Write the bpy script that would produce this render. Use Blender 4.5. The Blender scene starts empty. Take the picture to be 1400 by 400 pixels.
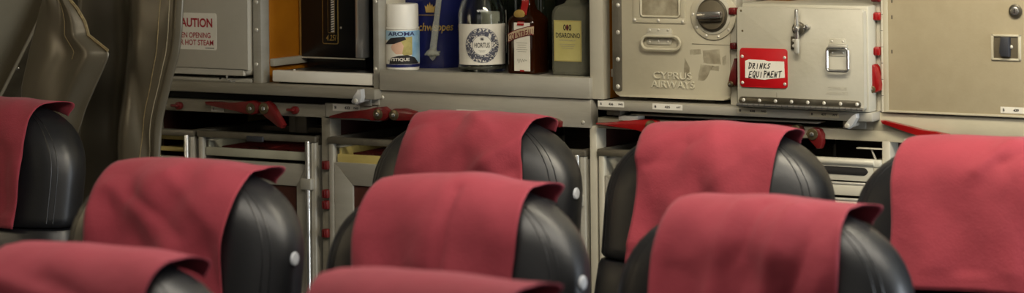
import bpy, bmesh, math, random
from mathutils import Vector, Matrix, noise
SC = bpy.context.scene
COL = SC.collection
PI = math.pi

# ------------------------------------------------------------------ camera model
F, PHI, ROLL = 3745.0, 0.544, 0.010            # focal length in px (1400 wide), yaw, roll
PX0, PY0 = 696.1, -193.0                       # principal point
CAM = Vector((0, 0, 1.59))
_R0 = Vector((math.cos(PHI), math.sin(PHI), 0)); _UP = Vector((0, 0, 1))
FW = Vector((-math.sin(PHI), math.cos(PHI), 0))
CR = _R0 * math.cos(ROLL) - _UP * math.sin(ROLL)
CU = _R0 * math.sin(ROLL) + _UP * math.cos(ROLL)
def ray(px, py): return FW + CR * ((px - PX0) / F) - CU * ((py - PY0) / F)
def P(px, py, Y):
    r = ray(px, py); return CAM + r * (Y / r.y)
def PZ(px, py, z):
    r = ray(px, py); return CAM + r * ((z - CAM.z) / r.z)

# ------------------------------------------------------------------ materials
def srgb(c):
    return tuple(((v / 255) / 12.92 if v / 255 <= .04045 else ((v / 255 + .055) / 1.055) ** 2.4) for v in c) + (1,)
def mat(name, rgb, rough=.5, metal=0, rgb2=None, nscale=8, bump=0, bscale=60, stretch=None, spec=.5, coat=0, trans=0, ior=1.45, sheen=0, detail=4):
    m = bpy.data.materials.new(name); m.use_nodes = True
    nt = m.node_tree; b = nt.nodes['Principled BSDF']
    b.inputs['Roughness'].default_value = rough; b.inputs['Metallic'].default_value = metal
    b.inputs['Base Color'].default_value = srgb(rgb); b.inputs['IOR'].default_value = ior
    b.inputs['Specular IOR Level'].default_value = spec
    b.inputs['Coat Weight'].default_value = coat; b.inputs['Transmission Weight'].default_value = trans
    b.inputs['Sheen Weight'].default_value = sheen
    tc = nt.nodes.new('ShaderNodeTexCoord'); mp = nt.nodes.new('ShaderNodeMapping')
    nt.links.new(tc.outputs['Object'], mp.inputs['Vector'])
    if stretch: mp.inputs['Scale'].default_value = stretch
    if rgb2 is not None:
        n = nt.nodes.new('ShaderNodeTexNoise'); n.inputs['Scale'].default_value = nscale; n.inputs['Detail'].default_value = detail
        n.inputs['Roughness'].default_value = .65
        r = nt.nodes.new('ShaderNodeValToRGB'); r.color_ramp.elements[0].position = .35; r.color_ramp.elements[1].position = .68
        r.color_ramp.elements[0].color = srgb(rgb2); r.color_ramp.elements[1].color = srgb(rgb)
        nt.links.new(mp.outputs[0], n.inputs['Vector']); nt.links.new(n.outputs['Fac'], r.inputs[0]); nt.links.new(r.outputs[0], b.inputs['Base Color'])
    if bump:
        n2 = nt.nodes.new('ShaderNodeTexNoise'); n2.inputs['Scale'].default_value = bscale; n2.inputs['Detail'].default_value = 3
        bp = nt.nodes.new('ShaderNodeBump'); bp.inputs['Strength'].default_value = bump; bp.inputs['Distance'].default_value = .004
        nt.links.new(mp.outputs[0], n2.inputs['Vector']); nt.links.new(n2.outputs['Fac'], bp.inputs['Height']); nt.links.new(bp.outputs[0], b.inputs['Normal'])
    return m
M = {}
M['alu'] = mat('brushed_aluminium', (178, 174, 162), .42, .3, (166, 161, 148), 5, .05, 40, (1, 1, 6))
M['alu_lit'] = mat('lit_aluminium', (200, 195, 178), .45, .15, (189, 183, 166), 7, .05, 50)
M['alu_dark'] = mat('worn_dark_aluminium', (128, 122, 108), .45, .5, (96, 90, 78), 9, .2, 40)
M['steel'] = mat('polished_steel', (205, 203, 198), .22, .9, (180, 178, 172), 12)
M['chrome'] = mat('bright_chrome', (226, 226, 224), .18, .55, (214, 214, 212), 10)
M['cream'] = mat('cream_paint', (192, 185, 163), .45, .0, (180, 172, 149), 5, .08, 120)
M['boxgrey'] = mat('grey_painted_metal', (188, 183, 167), .42, .1, (174, 169, 152), 5, .08, 120)
M['door'] = mat('beige_laminate', (172, 160, 133), .5, 0, (167, 155, 128), 30, .05, 260)
M['oven'] = mat('oven_grey_paint', (176, 171, 158), .45, 0, (167, 162, 149), 6, .05, 100)
M['amber'] = mat('amber_wall', (164, 103, 18), .42, 0, (144, 87, 12), 5, .15, 30)
M['black'] = mat('black_gloss', (17, 16, 16), .28, 0, (24, 22, 20), 10)
M['void'] = mat('dark_recess', (16, 14, 12), .8, 0, (24, 21, 18), 6)
M['white'] = mat('white_plastic', (236, 233, 224), .35, 0, (230, 226, 216), 8)
M['red'] = mat('red_enamel', (152, 20, 20), .3, 0, (130, 12, 14), 20, coat=.3)
M['reddark'] = mat('dark_red_enamel', (108, 24, 24), .35, 0, (84, 16, 16), 30, coat=.3)  # darker red, mostly on the left and middle latches
M['bolt'] = mat('bronze_bolt', (136, 122, 92), .3, .8, (90, 78, 56), 60)
M['rivet'] = mat('bright_rivet', (214, 210, 198), .35, .4, (196, 190, 176), 60)
M['placard'] = mat('red_placard', (176, 18, 26), .35, 0, (160, 14, 20), 12)
M['paper'] = mat('paper_label', (224, 220, 208), .7, 0, (216, 211, 198), 12)
M['ink'] = mat('black_ink', (26, 24, 26), .6, 0, (36, 33, 33), 30)
M['redink'] = mat('red_ink', (168, 30, 40), .6, 0, (150, 26, 34), 30)
M['gold'] = mat('gold_print', (182, 152, 86), .4, .3, (156, 128, 66), 30)
M['navy'] = mat('navy_plastic', (22, 30, 92), .3, 0, (16, 22, 74), 6, coat=.2)
M['ledge'] = mat('hinge_steel', (120, 114, 100), .3, .75, (84, 78, 66), 14, .2, 60)
M['leather'] = mat('black_leather', (19, 20, 24), .39, 0, (15, 16, 20), 5, .05, 120, spec=.7)
M['seatgrey'] = mat('dark_seat_plastic', (52, 53, 58), .5, 0, (44, 45, 50), 9)
M['vinyl'] = mat('silver_grey_vinyl', (104, 97, 82), .36, .3, (92, 85, 70), 4, .06, 30)
M['thread'] = mat('pale_thread', (176, 168, 148), .8, 0, (150, 142, 120), 200)
M['hem'] = mat('tan_hem', (140, 122, 84), .7, 0, (112, 98, 68), 160)
M['brown'] = mat('brown_laminate', (74, 38, 28), .5, 0, (62, 31, 23), 12)
M['trayyel'] = mat('pale_yellow_plastic', (204, 186, 116), .45, 0, (186, 168, 100), 10)
M['traygrey'] = mat('grey_plastic_tray', (178, 176, 158), .45, 0, (162, 160, 142), 10)
M['menu'] = mat('dark_red_card', (104, 30, 28), .5, 0, (76, 22, 20), 40)
M['catch'] = mat('satin_silver', (196, 196, 196), .3, .3, (180, 180, 178), 20)
M['alu_shaded'] = mat('shaded_aluminium', (148, 142, 128), .45, .3, (132, 126, 111), 6, .08, 40, (1, 1, 6))  # darker copy of the aluminium, dimmer left side put into its colour
M['recess'] = mat('dark_recess_metal', (96, 87, 70), .6, 0, (82, 74, 58), 20)
M['button'] = mat('pale_grey_button', (176, 180, 188), .4, 0, (166, 170, 178), 20)
M['olive'] = mat('olive_brown_panel', (104, 92, 66), .6, 0, (88, 77, 54), 6, .2, 150)
M['lining'] = mat('sidewall_lining', (172, 160, 134), .55, 0, (163, 151, 125), 8, .1, 200)
M['carpet'] = mat('cabin_carpet', (46, 50, 66), .95, 0, (34, 38, 52), 60, .5, 300)
M['ceil'] = mat('ceiling_lining', (214, 210, 198), .7, 0, (206, 202, 190), 5)
M['glass'] = mat('clear_glass', (240, 244, 240), .03, 0, (232, 238, 232), 3, trans=1, ior=1.46)
M['worn_glass'] = mat('scuffed_clear_glass', (168, 167, 148), .14, 0, (150, 149, 130), 10, trans=.72, ior=1.12)
M['smoke'] = mat('dark_bottle_glass', (34, 40, 30), .08, 0, (24, 28, 22), 4, spec=.7)
M['amberglass'] = mat('amber_bottle_glass', (58, 25, 6), .06, 0, (36, 15, 4), 5, spec=.7, trans=.4, ior=1.3)
M['spirit'] = mat('clear_spirit', (250, 250, 250), .02, 0, (246, 246, 246), 3, trans=1, ior=1.33)
M['acrylic'] = mat('clear_acrylic', (236, 238, 228), .12, 0, (222, 224, 214), 10, trans=.75, ior=1.25)
M['labelyel'] = mat('yellow_label', (186, 178, 116), .6, 0, (174, 164, 100), 12)
M['tan'] = mat('tan_banner', (198, 180, 150), .6, 0, (176, 156, 126), 30)
M['skin'] = mat('skin_print', (222, 184, 158), .6, 0, (206, 166, 140), 20)
M['hair'] = mat('blond_print', (196, 182, 112), .6, 0, (160, 148, 86), 40)
M['sky'] = mat('blue_print', (96, 150, 196), .6, 0, (176, 206, 222), 12)
M['wine'] = mat('wine_red_print', (120, 30, 34), .6, 0, (90, 22, 26), 20)
M['greyink'] = mat('navy_ink', (60, 62, 76), .6, 0, (96, 97, 108), 90)
M['scrap'] = mat('faded_grey_print', (150, 146, 132), .6, 0, (130, 126, 112), 30)
M['emboss'] = mat('lit_cream_letters', (206, 200, 180), .4, 0, (200, 194, 173), 6)  # paler than the door paint, relief highlight put into the letter colour
M['grime'] = None
def cloth_mat():
    m = mat('raspberry_red_cloth', (143, 47, 61), .85, 0, (132, 42, 55), 9, 0, sheen=.12)
    nt = m.node_tree; b = nt.nodes['Principled BSDF']
    tc = nt.nodes.new('ShaderNodeTexCoord'); w = nt.nodes.new('ShaderNodeTexNoise')
    w.inputs['Scale'].default_value = 420; w.inputs['Detail'].default_value = 2
    w2 = nt.nodes.new('ShaderNodeTexNoise'); w2.inputs['Scale'].default_value = 22; w2.inputs['Detail'].default_value = 3
    ad = nt.nodes.new('ShaderNodeMath'); ad.operation = 'MULTIPLY_ADD'; ad.inputs[1].default_value = .25
    bp = nt.nodes.new('ShaderNodeBump'); bp.inputs['Strength'].default_value = .35; bp.inputs['Distance'].default_value = .006
    nt.links.new(tc.outputs['Object'], w.inputs['Vector']); nt.links.new(tc.outputs['Object'], w2.inputs['Vector'])
    nt.links.new(w.outputs['Fac'], ad.inputs[0]); nt.links.new(w2.outputs['Fac'], ad.inputs[2]); nt.links.new(ad.outputs[0], bp.inputs['Height'])
    nt.links.new(bp.outputs[0], b.inputs['Normal'])
    b.inputs['Sheen Tint'].default_value = (1, .7, .75, 1)
    return m
M['cloth'] = cloth_mat()
def grime_mat():
    m = bpy.data.materials.new('glue_grime'); m.use_nodes = True
    nt = m.node_tree; b = nt.nodes['Principled BSDF']
    b.inputs['Base Color'].default_value = srgb((120, 106, 78)); b.inputs['Roughness'].default_value = .7
    tc = nt.nodes.new('ShaderNodeTexCoord'); n = nt.nodes.new('ShaderNodeTexNoise'); n.inputs['Scale'].default_value = 38; n.inputs['Detail'].default_value = 7
    r = nt.nodes.new('ShaderNodeValToRGB'); r.color_ramp.elements[0].position = .36; r.color_ramp.elements[1].position = .75
    r.color_ramp.elements[0].color = (.12, .12, .12, 1); r.color_ramp.elements[1].color = (.6, .6, .6, 1)
    nt.links.new(tc.outputs['Object'], n.inputs['Vector']); nt.links.new(n.outputs['Fac'], r.inputs[0]); nt.links.new(r.outputs[0], b.inputs['Alpha'])
    return m
M['grime'] = grime_mat()

# ------------------------------------------------------------------ builder
ORG = {}
class MB:
    def __init__(s): s.bm = bmesh.new(); s.mats = []
    def mi(s, m):
        if m not in s.mats: s.mats.append(m)
        return s.mats.index(m)
    def take(s, t, m):
        i = s.mi(m)
        bmesh.ops.recalc_face_normals(t, faces=t.faces)
        for f in t.faces: f.material_index = i; f.smooth = True
        me = bpy.data.meshes.new('t'); t.to_mesh(me); t.free(); s.bm.from_mesh(me); bpy.data.meshes.remove(me); return s
    def box(s, lo, hi, m, bev=.0015, seg=2):
        t = bmesh.new(); lo = Vector(lo); hi = Vector(hi)
        bmesh.ops.create_cube(t, size=1); d = hi - lo
        for v in t.verts: v.co = Vector((lo[k] + (v.co[k] + .5) * d[k] for k in range(3)))
        b = min(bev, .45 * min(abs(d.x), abs(d.y), abs(d.z)))
        if b > 0: bmesh.ops.bevel(t, geom=list(t.edges), offset=b, segments=seg, profile=.5, affect='EDGES')
        return s.take(t, m)
    def prism(s, pts, yf, yb, m, bev=.001):                # outline [(x,z)] extruded from yf to yb (front chamfered)
        t = bmesh.new()
        fr = [t.verts.new((x, yf, z)) for x, z in pts]; bk = [t.verts.new((x, yb, z)) for x, z in pts]
        ff = t.faces.new(fr); t.faces.new(bk[::-1]); n = len(pts)
        for k in range(n): t.faces.new((fr[k], bk[k], bk[(k + 1) % n], fr[(k + 1) % n]))
        if bev: bmesh.ops.bevel(t, geom=list(ff.edges), offset=bev, segments=2, profile=.5, affect='EDGES')
        return s.take(t, m)
    def cyl(s, c, r, h, m, axis='y', seg=24, r2=None, bev=0):   # starts at c, grows along +axis by h
        t = bmesh.new(); r2 = r if r2 is None else r2
        bmesh.ops.create_cone(t, cap_ends=True, segments=seg, radius1=r, radius2=r2, depth=abs(h))
        if bev: bmesh.ops.bevel(t, geom=[e for e in t.edges if len(e.link_faces) == 2 and any(len(f.verts) > 4 for f in e.link_faces)], offset=bev, segments=2, profile=.5, affect='EDGES')
        R = {'z': Matrix(), 'y': Matrix.Rotation(-PI / 2, 4, 'X'), 'x': Matrix.Rotation(PI / 2, 4, 'Y')}[axis]
        off = {'z': Vector((0, 0, h / 2)), 'y': Vector((0, h / 2, 0)), 'x': Vector((h / 2, 0, 0))}[axis]
        if h < 0: R = R @ Matrix.Rotation(PI, 4, 'X')
        bmesh.ops.transform(t, matrix=Matrix.Translation(Vector(c) + off) @ R, verts=t.verts)
        return s.take(t, m)
    def dome(s, c, r, m, flat=.5, seg=12):                       # rivet head facing -Y
        t = bmesh.new(); bmesh.ops.create_uvsphere(t, u_segments=seg, v_segments=8, radius=r)
        for v in t.verts: v.co = Vector((v.co.x, v.co.y * flat, v.co.z)) + Vector(c)
        return s.take(t, m)
    def tube(s, pts, r, m, seg=8, closed=False):
        t = bmesh.new(); pts = [Vector(p) for p in pts]; n = len(pts); rings = []; up = None
        for i, p in enumerate(pts):
            a = pts[(i - 1) % n] if closed or i > 0 else p; b = pts[(i + 1) % n] if closed or i < n - 1 else p
            d = (b - a).normalized()
            if up is None: up = Vector((0, 0, 1)) if abs(d.z) < .9 else Vector((1, 0, 0))
            e = d.cross(up).normalized(); up = e.cross(d).normalized()
            rr = r[i] if isinstance(r, (list, tuple)) else r
            rings.append([t.verts.new(p + (e * math.cos(2 * PI * k / seg) + up * math.sin(2 * PI * k / seg)) * rr) for k in range(seg)])
        for i in range(n if closed else n - 1):
            A, B = rings[i], rings[(i + 1) % n]
            for k in range(seg): t.faces.new((A[k], A[(k + 1) % seg], B[(k + 1) % seg], B[k]))
        if not closed: t.faces.new(rings[0][::-1]); t.faces.new(rings[-1])
        return s.take(t, m)
    def lathe(s, c, prof, m, seg=40, nexp=2, sx=1, sy=1):        # prof [(r,z)]; nexp>2 gives a rounded-square section
        t = bmesh.new(); rings = []
        for r, z in prof:
            ring = []
            for k in range(seg):
                a = 2 * PI * (k + .5) / seg; ca, sa = math.cos(a), math.sin(a)
                x = math.copysign(abs(ca) ** (2 / nexp), ca); y = math.copysign(abs(sa) ** (2 / nexp), sa)
                ring.append(t.verts.new((c[0] + r * x * sx, c[1] + r * y * sy, c[2] + z)))
            rings.append(ring)
        for A, B in zip(rings, rings[1:]):
            for k in range(seg): t.faces.new((A[k], A[(k + 1) % seg], B[(k + 1) % seg], B[k]))
        t.faces.new(rings[0][::-1]); t.faces.new(rings[-1])
        return s.take(t, m)
    def sheet(s, fn, nu, nv, m):                                 # fn(u,v) -> point, u,v in 0..1
        t = bmesh.new(); g = [[t.verts.new(fn(i / nu, j / nv)) for i in range(nu + 1)] for j in range(nv + 1)]
        for j in range(nv):
            for i in range(nu): t.faces.new((g[j][i], g[j][i + 1], g[j + 1][i + 1], g[j + 1][i]))
        return s.take(t, m)
    def flat(s, pts, m, mapper, sub=0):                            # single n-gon
        t = bmesh.new(); t.faces.new([t.verts.new((p[0], 0, p[1])) for p in pts])
        if sub:
            bmesh.ops.triangulate(t, faces=t.faces)
            for _ in range(sub): bmesh.ops.subdivide_edges(t, edges=list(t.edges), cuts=1, use_grid_fill=True)
        for v in t.verts: v.co = mapper(v.co.x, v.co.z)
        return s.take(t, m)
    def stroke(s, pts, w, m, mapper):                            # flat ribbon through 2-D points
        t = bmesh.new()
        for (a, b) in zip(pts, pts[1:]):
            a = Vector(a); b = Vector(b); d = b - a
            if d.length < 1e-9: continue
            d = d.normalized() * w / 2; q = Vector((-d.y, d.x))
            for k in [(a - d + q, a - d - q, b + d - q, b + d + q)]: t.faces.new([t.verts.new(mapper(p.x, p.y)) for p in k])
        return s.take(t, m)
    def text(s, body, x0, x1, z0, z1, m, mapper, bold=0, shear=0):   # fits the text in the box x0..x1, z0..z1 then maps
        cu = bpy.data.curves.new('t', 'FONT'); cu.body = body; cu.offset = bold; cu.shear = shear; cu.resolution_u = 4
        ob = bpy.data.objects.new('t', cu); me = bpy.data.meshes.new_from_object(ob)
        xs = [v.co.x for v in me.vertices]; ys = [v.co.y for v in me.vertices]
        a, b, c, d = min(xs), max(xs), min(ys), max(ys)
        for v in me.vertices:
            v.co = mapper(x0 + (v.co.x - a) / (b - a) * (x1 - x0), z0 + (v.co.y - c) / (d - c) * (z1 - z0))
        i = s.mi(m); n0 = len(s.bm.faces); s.bm.from_mesh(me); s.bm.faces.ensure_lookup_table()
        for f in s.bm.faces[n0:]: f.material_index = i
        bpy.data.meshes.remove(me); bpy.data.objects.remove(ob); bpy.data.curves.remove(cu); return s
    def done(s, name, parent=None, loc=None, label=None, angle=35):
        o_ = ORG[parent] if parent is not None else Vector(loc if loc is not None else (0, 0, 0))
        for v in s.bm.verts: v.co -= o_
        me = bpy.data.meshes.new(name); s.bm.to_mesh(me); s.bm.free()
        for m in s.mats: me.materials.append(m)
        me.set_sharp_from_angle(angle=math.radians(angle))
        ob = bpy.data.objects.new(name, me); COL.objects.link(ob)
        if parent is not None: ob.parent = parent
        else: ob.location = o_
        ORG[ob] = o_
        if label: ob['label'] = label
        return ob
def tag(o, label, cat, group=None):
    o['label'] = label; o['category'] = cat
    if group: o['group'] = group
    return o
def thing(name, loc, label, cat, group=None):
    o = bpy.data.objects.new(name, None); o.empty_display_size = .05; o.location = loc; COL.objects.link(o); ORG[o] = Vector(loc)
    return tag(o, label, cat, group)
def structure(o): o['kind'] = 'structure'; return o

def rect(x0, x1, y0, y1, Y):                # pixel box (y's at the middle column) -> X0,X1,Ztop,Zbottom in the plane Y
    xm, ym = (x0 + x1) / 2, (y0 + y1) / 2
    return P(x0, ym, Y).x, P(x1, ym, Y).x, P(xm, y0, Y).z, P(xm, y1, Y).z
def pbox(mb, x0, x1, y0, y1, Y, depth, m, bev=.0015):
    a, b, c, d = rect(x0, x1, y0, y1, Y); mb.box((a, Y, d), (b, Y + depth, c), m, bev); return a, b, c, d
def poly(pts, Y): return [(P(x, y, Y).x, P(x, y, Y).z) for x, y in pts]
def pp(Y, e=.0006): return lambda x, z: Vector((x, Y - e, z))      # 2-D -> plane just in front of Y
def rrect(a, b, d, c, r, n=5):              # rounded rectangle outline in x,z
    out = []
    for cx, cz, s in ((b - r, c - r, 0), (a + r, c - r, 1), (a + r, d + r, 2), (b - r, d + r, 3)):
        for k in range(n + 1):
            t = (s + k / n) * PI / 2; out.append((cx + r * math.cos(t), cz + r * math.sin(t)))
    return out
def pxm(Y, px): return P(px, 100, Y).x
S = lambda Y, px=700: (P(px + 1, 100, Y).x - P(px, 100, Y).x)      # metres per pixel across
G = 4.70                                     # front plane of the galley frame
TOPZ = 2.14

# ------------------------------------------------------------------ room shell
XL, XR, YF, YB = -5.3, 1.5, -1.3, 5.50
def shell(name, lo, hi, m): return structure(MB().box(lo, hi, m, 0).done(name))
shell('floor', (XL, YF, -.06), (XR, YB, 0), M['carpet'])
shell('ceiling', (XL, YF, 2.2), (XR, YB, 2.26), M['ceil'])
shell('wall_back', (XL, YB, 0), (XR, YB + .06, 2.2), M['void'])
shell('wall_front', (XL, YF - .06, 0), (XR, YF, 2.2), M['lining'])
shell('wall_right', (XR, YF, 0), (XR + .06, YB, 2.2), M['lining'])
# sidewall lining with its slanting end edge
Yw = 4.78
e0, e1 = P(66, 0, Yw), P(4, 122, Yw)
def wallpt(u, v):
    z = 2.2 * v
    k = (z - e1.z) / (e0.z - e1.z)
    kk = max(-1.5, min(1.9, k))
    x = e1.x + (e0.x - e1.x) * kk + (0 if k == kk else (k - kk) * .02)
    x = max(x, XL + .1)
    return Vector((x - .25 * (1 - u) ** 2 * 1.2, YF + (Yw - YF) * u, z))
w = MB(); w.sheet(wallpt, 24, 40, M['lining']); wl = structure(w.done('wall_left'))
so = wl.modifiers.new('s', 'SOLIDIFY'); so.thickness = .02; so.offset = 1
t = MB()
dn = (e1 - e0).normalized(); sd = Vector((1, 0, 0)) * .012
def edgept(py): k = (py - 0) / 122; return e0 + (e1 - e0) * k
t.tube([edgept(-40) + Vector((.004, -.002, 0)), edgept(190) + Vector((.004, -.002, 0))], .004, M['alu_lit'], 8)
def strip(u, v):
    p = edgept(-40 + 230 * v); return p + Vector((.006 + .012 * u, .006 + .03 * u, 0))
t.sheet(strip, 2, 10, M['alu_dark'])
for py in (13, 93): t.dome(edgept(py) + Vector((.010, .002, 0)), .005, M['steel'], .6)
structure(t.done('trim_1'))
d = MB(); Yd = 5.05
a, b = P(-40, 60, Yd).x, P(260, 60, Yd).x
d.box((a, Yd, .0), (b, Yd + .04, 2.0), M['olive'], .004)
x0, x1, zt, zb = rect(14, 49, 94, 103, Yd); d.box((x0, Yd - .014, zb), (x1 + .12, Yd, zt), M['olive'], .003)
structure(d.done('door_1'))

# ------------------------------------------------------------------ galley frame
gx0, gx1 = pxm(G, 150), pxm(G, 1400) + .25
gf = thing('aircraft_galley', ((gx0 + gx1) / 2, 4.95, 0), 'aluminium galley rack with riveted uprights, worktop ledge and red turn latches', 'galley')
def zpx(px, py, Y=G): return P(px, py, Y).z
deckL = zpx(331, 114.5, G - .03); deckR = zpx(1004, 146, G - .035); shelfz = zpx(662, 101, G - .01)
bayL, bayM, bayR = zpx(322, 155), zpx(662, 168), zpx(1004, 184)
BK = 5.24                                     # back of the niches
def upright(x0, x1, zb, amber, screws=(), y=60):
    a, b = P(x0, y, G).x, P(x1, y, G).x
    mb = MB(); mb.box((a, G, zb), (b, G + .03, TOPZ), M['alu_lit'] if x0 > 700 else M['alu'], .0015)  # right posts take the lit copy, light falloff put into the colour
    ob_ = mb
    for py in screws:
        p = P((x0 + x1) / 2 - 1, py, G); ob_.dome((p.x, G, p.z), .0045, M['rivet'], .5)
    o = mb.done('upright', gf)
    mm = M['amber'] if amber else M['alu_lit']
    MB().box((b - .006, G + .03, zb), (b, BK, TOPZ), mm, .0005).done('divider_panel', gf)
    return a, b
u1 = upright(346, 357, deckL, True, (3, 41, 88))
u2 = upright(510, 518, deckL, False, (2, 94))
u3 = upright(806, 824, deckR, True)
u4 = upright(998, 1007, deckR, False)
u5 = upright(1193, 1204, deckR, False)
# grey rails on the amber walls
for (xx, px, py) in ((u1[1], 384, 79), (u3[1], 830, 92)):
    z = P(px, py, G + .15).z
    MB().box((xx, G + .03, z - .008), (xx + .012, BK, z + .008), M['alu'], .002).done('side_rail', gf)
MB().box((gx0, BK, deckL), (gx1, BK + .02, TOPZ), M['void'], .001).done('back_panel', gf)
MB().box((gx0, G, 1.66), (gx1, G + .03, TOPZ), M['alu_lit'], .003).done('header_panel', gf)
MB().box((gx0, G + .03, TOPZ - .02), (gx1, BK + .02, TOPZ), M['alu'], .003).done('roof_panel', gf)
MB().box((gx0, BK, .02), (gx1, BK + .02, deckL), M['void'], .001).done('lower_back_panel', gf)
# worktops
xm = pxm(G, 512)
x_818 = pxm(G, 817)
a, b, c, dd = rect(150, 512, 114.5, 128.5, G - .03)
MB().box((gx0, G - .03, dd), (b, BK, deckL), M['alu_shaded'], .003).done('worktop', gf)
ztop_l = dd
slot_l = zpx(340, 138.5)
MB().box((gx0, G + .012, slot_l), (pxm(G, 487), G + .4, ztop_l), M['void'], .001).done('table_slot', gf)  # near-black block in place of the shade inside the slot
MB().box((gx0, G, bayL), (pxm(G, 446), G + .03, slot_l), M['alu_shaded'], .002).done('front_beam', gf)
m = MB(); pbox(m, 444, 518, 142, 164, G, .03, M['alu']); m.done('front_beam', gf)
m = MB(); pbox(m, 487, 518, 122, 143, G - .006, .03, M['alu']); m.done('front_beam', gf)
# shelf in the middle
a, b, c, dd = rect(518.5, 806, 101, 129.5, G - .012)
m = MB(); m.box((a, G - .012, dd), (b, G + .02, c), M['alu'], .0025); m.box((a, G, c - .02), (b, BK, c - .004), M['alu'], .001); m.done('bottle_shelf', gf)
m = MB(); pbox(m, 517, 808, 130, 168, G - .004, .03, M['alu'])
for px, py in ((797, 167), (523, 133)): p = P(px, py, G - .004); m.dome((p.x, G - .004, p.z), .004, M['rivet'])
m.done('front_beam', gf)
def sticker(x0, x1, y0, y1, Y, items, parent, name='number_sticker', bg='paper'):
    m = MB(); a, b, c, dd = rect(x0, x1, y0, y1, Y)
    m.box((a, Y - .0006, dd), (b, Y, c), M[bg], .0001, 1); hgt = c - dd; wid = b - a
    for body, u0, u1, h in items:
        m.text(body, a + wid * u0, a + wid * u1, dd + hgt * (.5 - h / 2), dd + hgt * (.5 + h / 2), M['ink'], pp(Y - .0006), .03)
    return m.done(name, parent)
sticker(624, 661, 150, 153.5, G - .004, [], gf)
# right worktop: sticker ledge, table slot, beam
YL = G - .035
a, b, c, dd = rect(817, 1193, 146, 158.5, YL)
MB().box((u3[1] - .004 if False else pxm(YL, 816), YL, dd), (pxm(YL, 1192), BK, c), M['alu'], .003).done('worktop', gf)
ledge_b = dd
zsl = zpx(1004, 169)
m = MB(); m.box((pxm(G, 850), G + .03, zsl), (pxm(G, 1155), G + .4, ledge_b), M['void'], .001); m.done('table_slot', gf)  # slot shade made by a near-black filler block
m = MB(); a, b, c, dd = rect(862, 1118, 161, 163.2, G - .005); m.box((a, G - .005, dd), (b, G + .3, c), M['alu_lit'], .001)
m.done('pull_out_table', gf)
m = MB(); pbox(m, 829, 848, 150, 157.5, G - .02, .04, M['alu_dark'], .002); m.done('slide_stop', gf)
m = MB(); pbox(m, 845, 872, 158, 165, G - .012, .03, M['white'], .002); m.done('slide_stop', gf)
m = MB(); m.box((pxm(G, 816), G, bayR), (gx1, G + .03, zsl), M['cream'], .002); m.done('front_beam', gf)
m = MB(); m.box((pxm(G, 1152), G, zsl), (pxm(G, 1194), G + .03, ledge_b), M['cream'], .002); m.done('front_beam', gf)
m = MB(); m.box((pxm(G, 1193), G, zsl - .002), (gx1, BK, zpx(1300, 158)), M['cream'], .002); m.done('front_beam', gf)
sticker(817.5, 853, 138, 146, YL, [('B', .1, .16, .4), ('436', .42, .6, .4), ('FWD', .8, .97, .3)], gf)
sticker(892, 933, 142, 150, YL, [('B', .08, .14, .4), ('435', .42, .6, .4), ('AFT', .8, .95, .3)], gf)
sticker(1008, 1049, 147.5, 155.5, YL, [('B', .08, .14, .4), ('438', .42, .6, .4), ('FWD', .8, .97, .3)], gf, bg='cream')
sticker(1107, 1147, 152, 160.5, YL, [('B', .06, .12, .4), ('437', .4, .58, .4), ('AFT', .78, .95, .3)], gf, bg='cream')
sticker(455, 492, 142.5, 152, G - .001, [('B', .08, .15, .4), ('433', .44, .64, .42), ('FWD', .78, .96, .3)], gf)
sticker(289, 306, 145, 152.5, G - .001, [('A', .12, .26, .5)], gf)
sticker(1236, 1244, 189.5, 197, G - .001, [('B', .3, .6, .5)], gf)
# lower posts
for x0, x1, zb in ((440, 452, bayL), (806.5, 816, bayR), (1206, 1217, bayR), (200, 209, bayL)):
    a, b = P(x0, 220, G).x, P(x1, 220, G).x
    MB().box((a, G, 0), (b, G + .04, max(zb, 0) + .004), M['alu_lit'] if x0 > 700 else M['alu_shaded'], .0015).done('lower_post', gf)  # lit copy on the right, shaded copy on the left
    MB().box(((a + b) / 2 - .003, G + .04, 0), ((a + b) / 2 + .003, BK, zb), M['brown'], .0005).done('bay_divider', gf)
MB().box((gx0 - .02, G, 0), (gx0, BK + .02, TOPZ), M['alu'], .002).done('end_panel', gf)
MB().box((gx1, G, 0), (gx1 + .02, BK + .02, TOPZ), M['alu'], .002).done('end_panel', gf)
# amber patch at the back of the bay behind the middle trolley
a, b, c, dd = rect(458, 560, 164, 180, BK - .01); MB().box((a, BK - .01, dd), (b, BK - .001, c + .02), M['amber'], .001).done('bay_panel', gf)
# red turn latches
def latch(pts, bolts, Y=G, th=.014, red='red', name='turn_latch'):
    yf = Y - th - .004
    m = MB(); q = poly(pts, yf); m.prism(q, yf, Y - .004, M[red], .003)
    cx = sum(p[0] for p in q) / len(q); cz = sum(p[1] for p in q) / len(q)
    if not bolts: m.cyl((cx, Y - .005, cz), .004, .005, M['bolt'])
    o = m.done(name, gf)
    for px, py, r in bolts:
        p = P(px, py, yf); rr = r * S(yf); bm_ = MB()
        bm_.cyl((p.x, yf - .003, p.z), rr, th + .007, M['bolt'], bev=.0012); bm_.cyl((p.x, yf - .006, p.z), rr * .42, .004, M['steel'], seg=6, bev=.0008)
        bm_.done('pivot_bolt', o)
    return o
latch([(279, 139), (300, 139.5), (318, 142), (330, 139), (345, 137.5), (352, 141), (355, 148), (351, 155), (343, 157), (330, 155), (320, 151), (300, 147), (281, 143.5)], [(343, 148, 6.5)], red='reddark')
latch([(354, 147), (357, 140), (365, 138.5), (371, 143), (378, 155), (387, 171), (384, 175.5), (378, 173), (362, 159), (355, 154)], [(361, 148, 7)], red='reddark')
latch([(449, 158.5), (470, 153), (500, 150), (512, 147), (524, 146), (530, 151), (530.5, 160), (524, 165), (506, 165), (495, 159.5), (470, 161.5), (450, 162)], [(517, 156, 6.5)], red='reddark')
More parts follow.
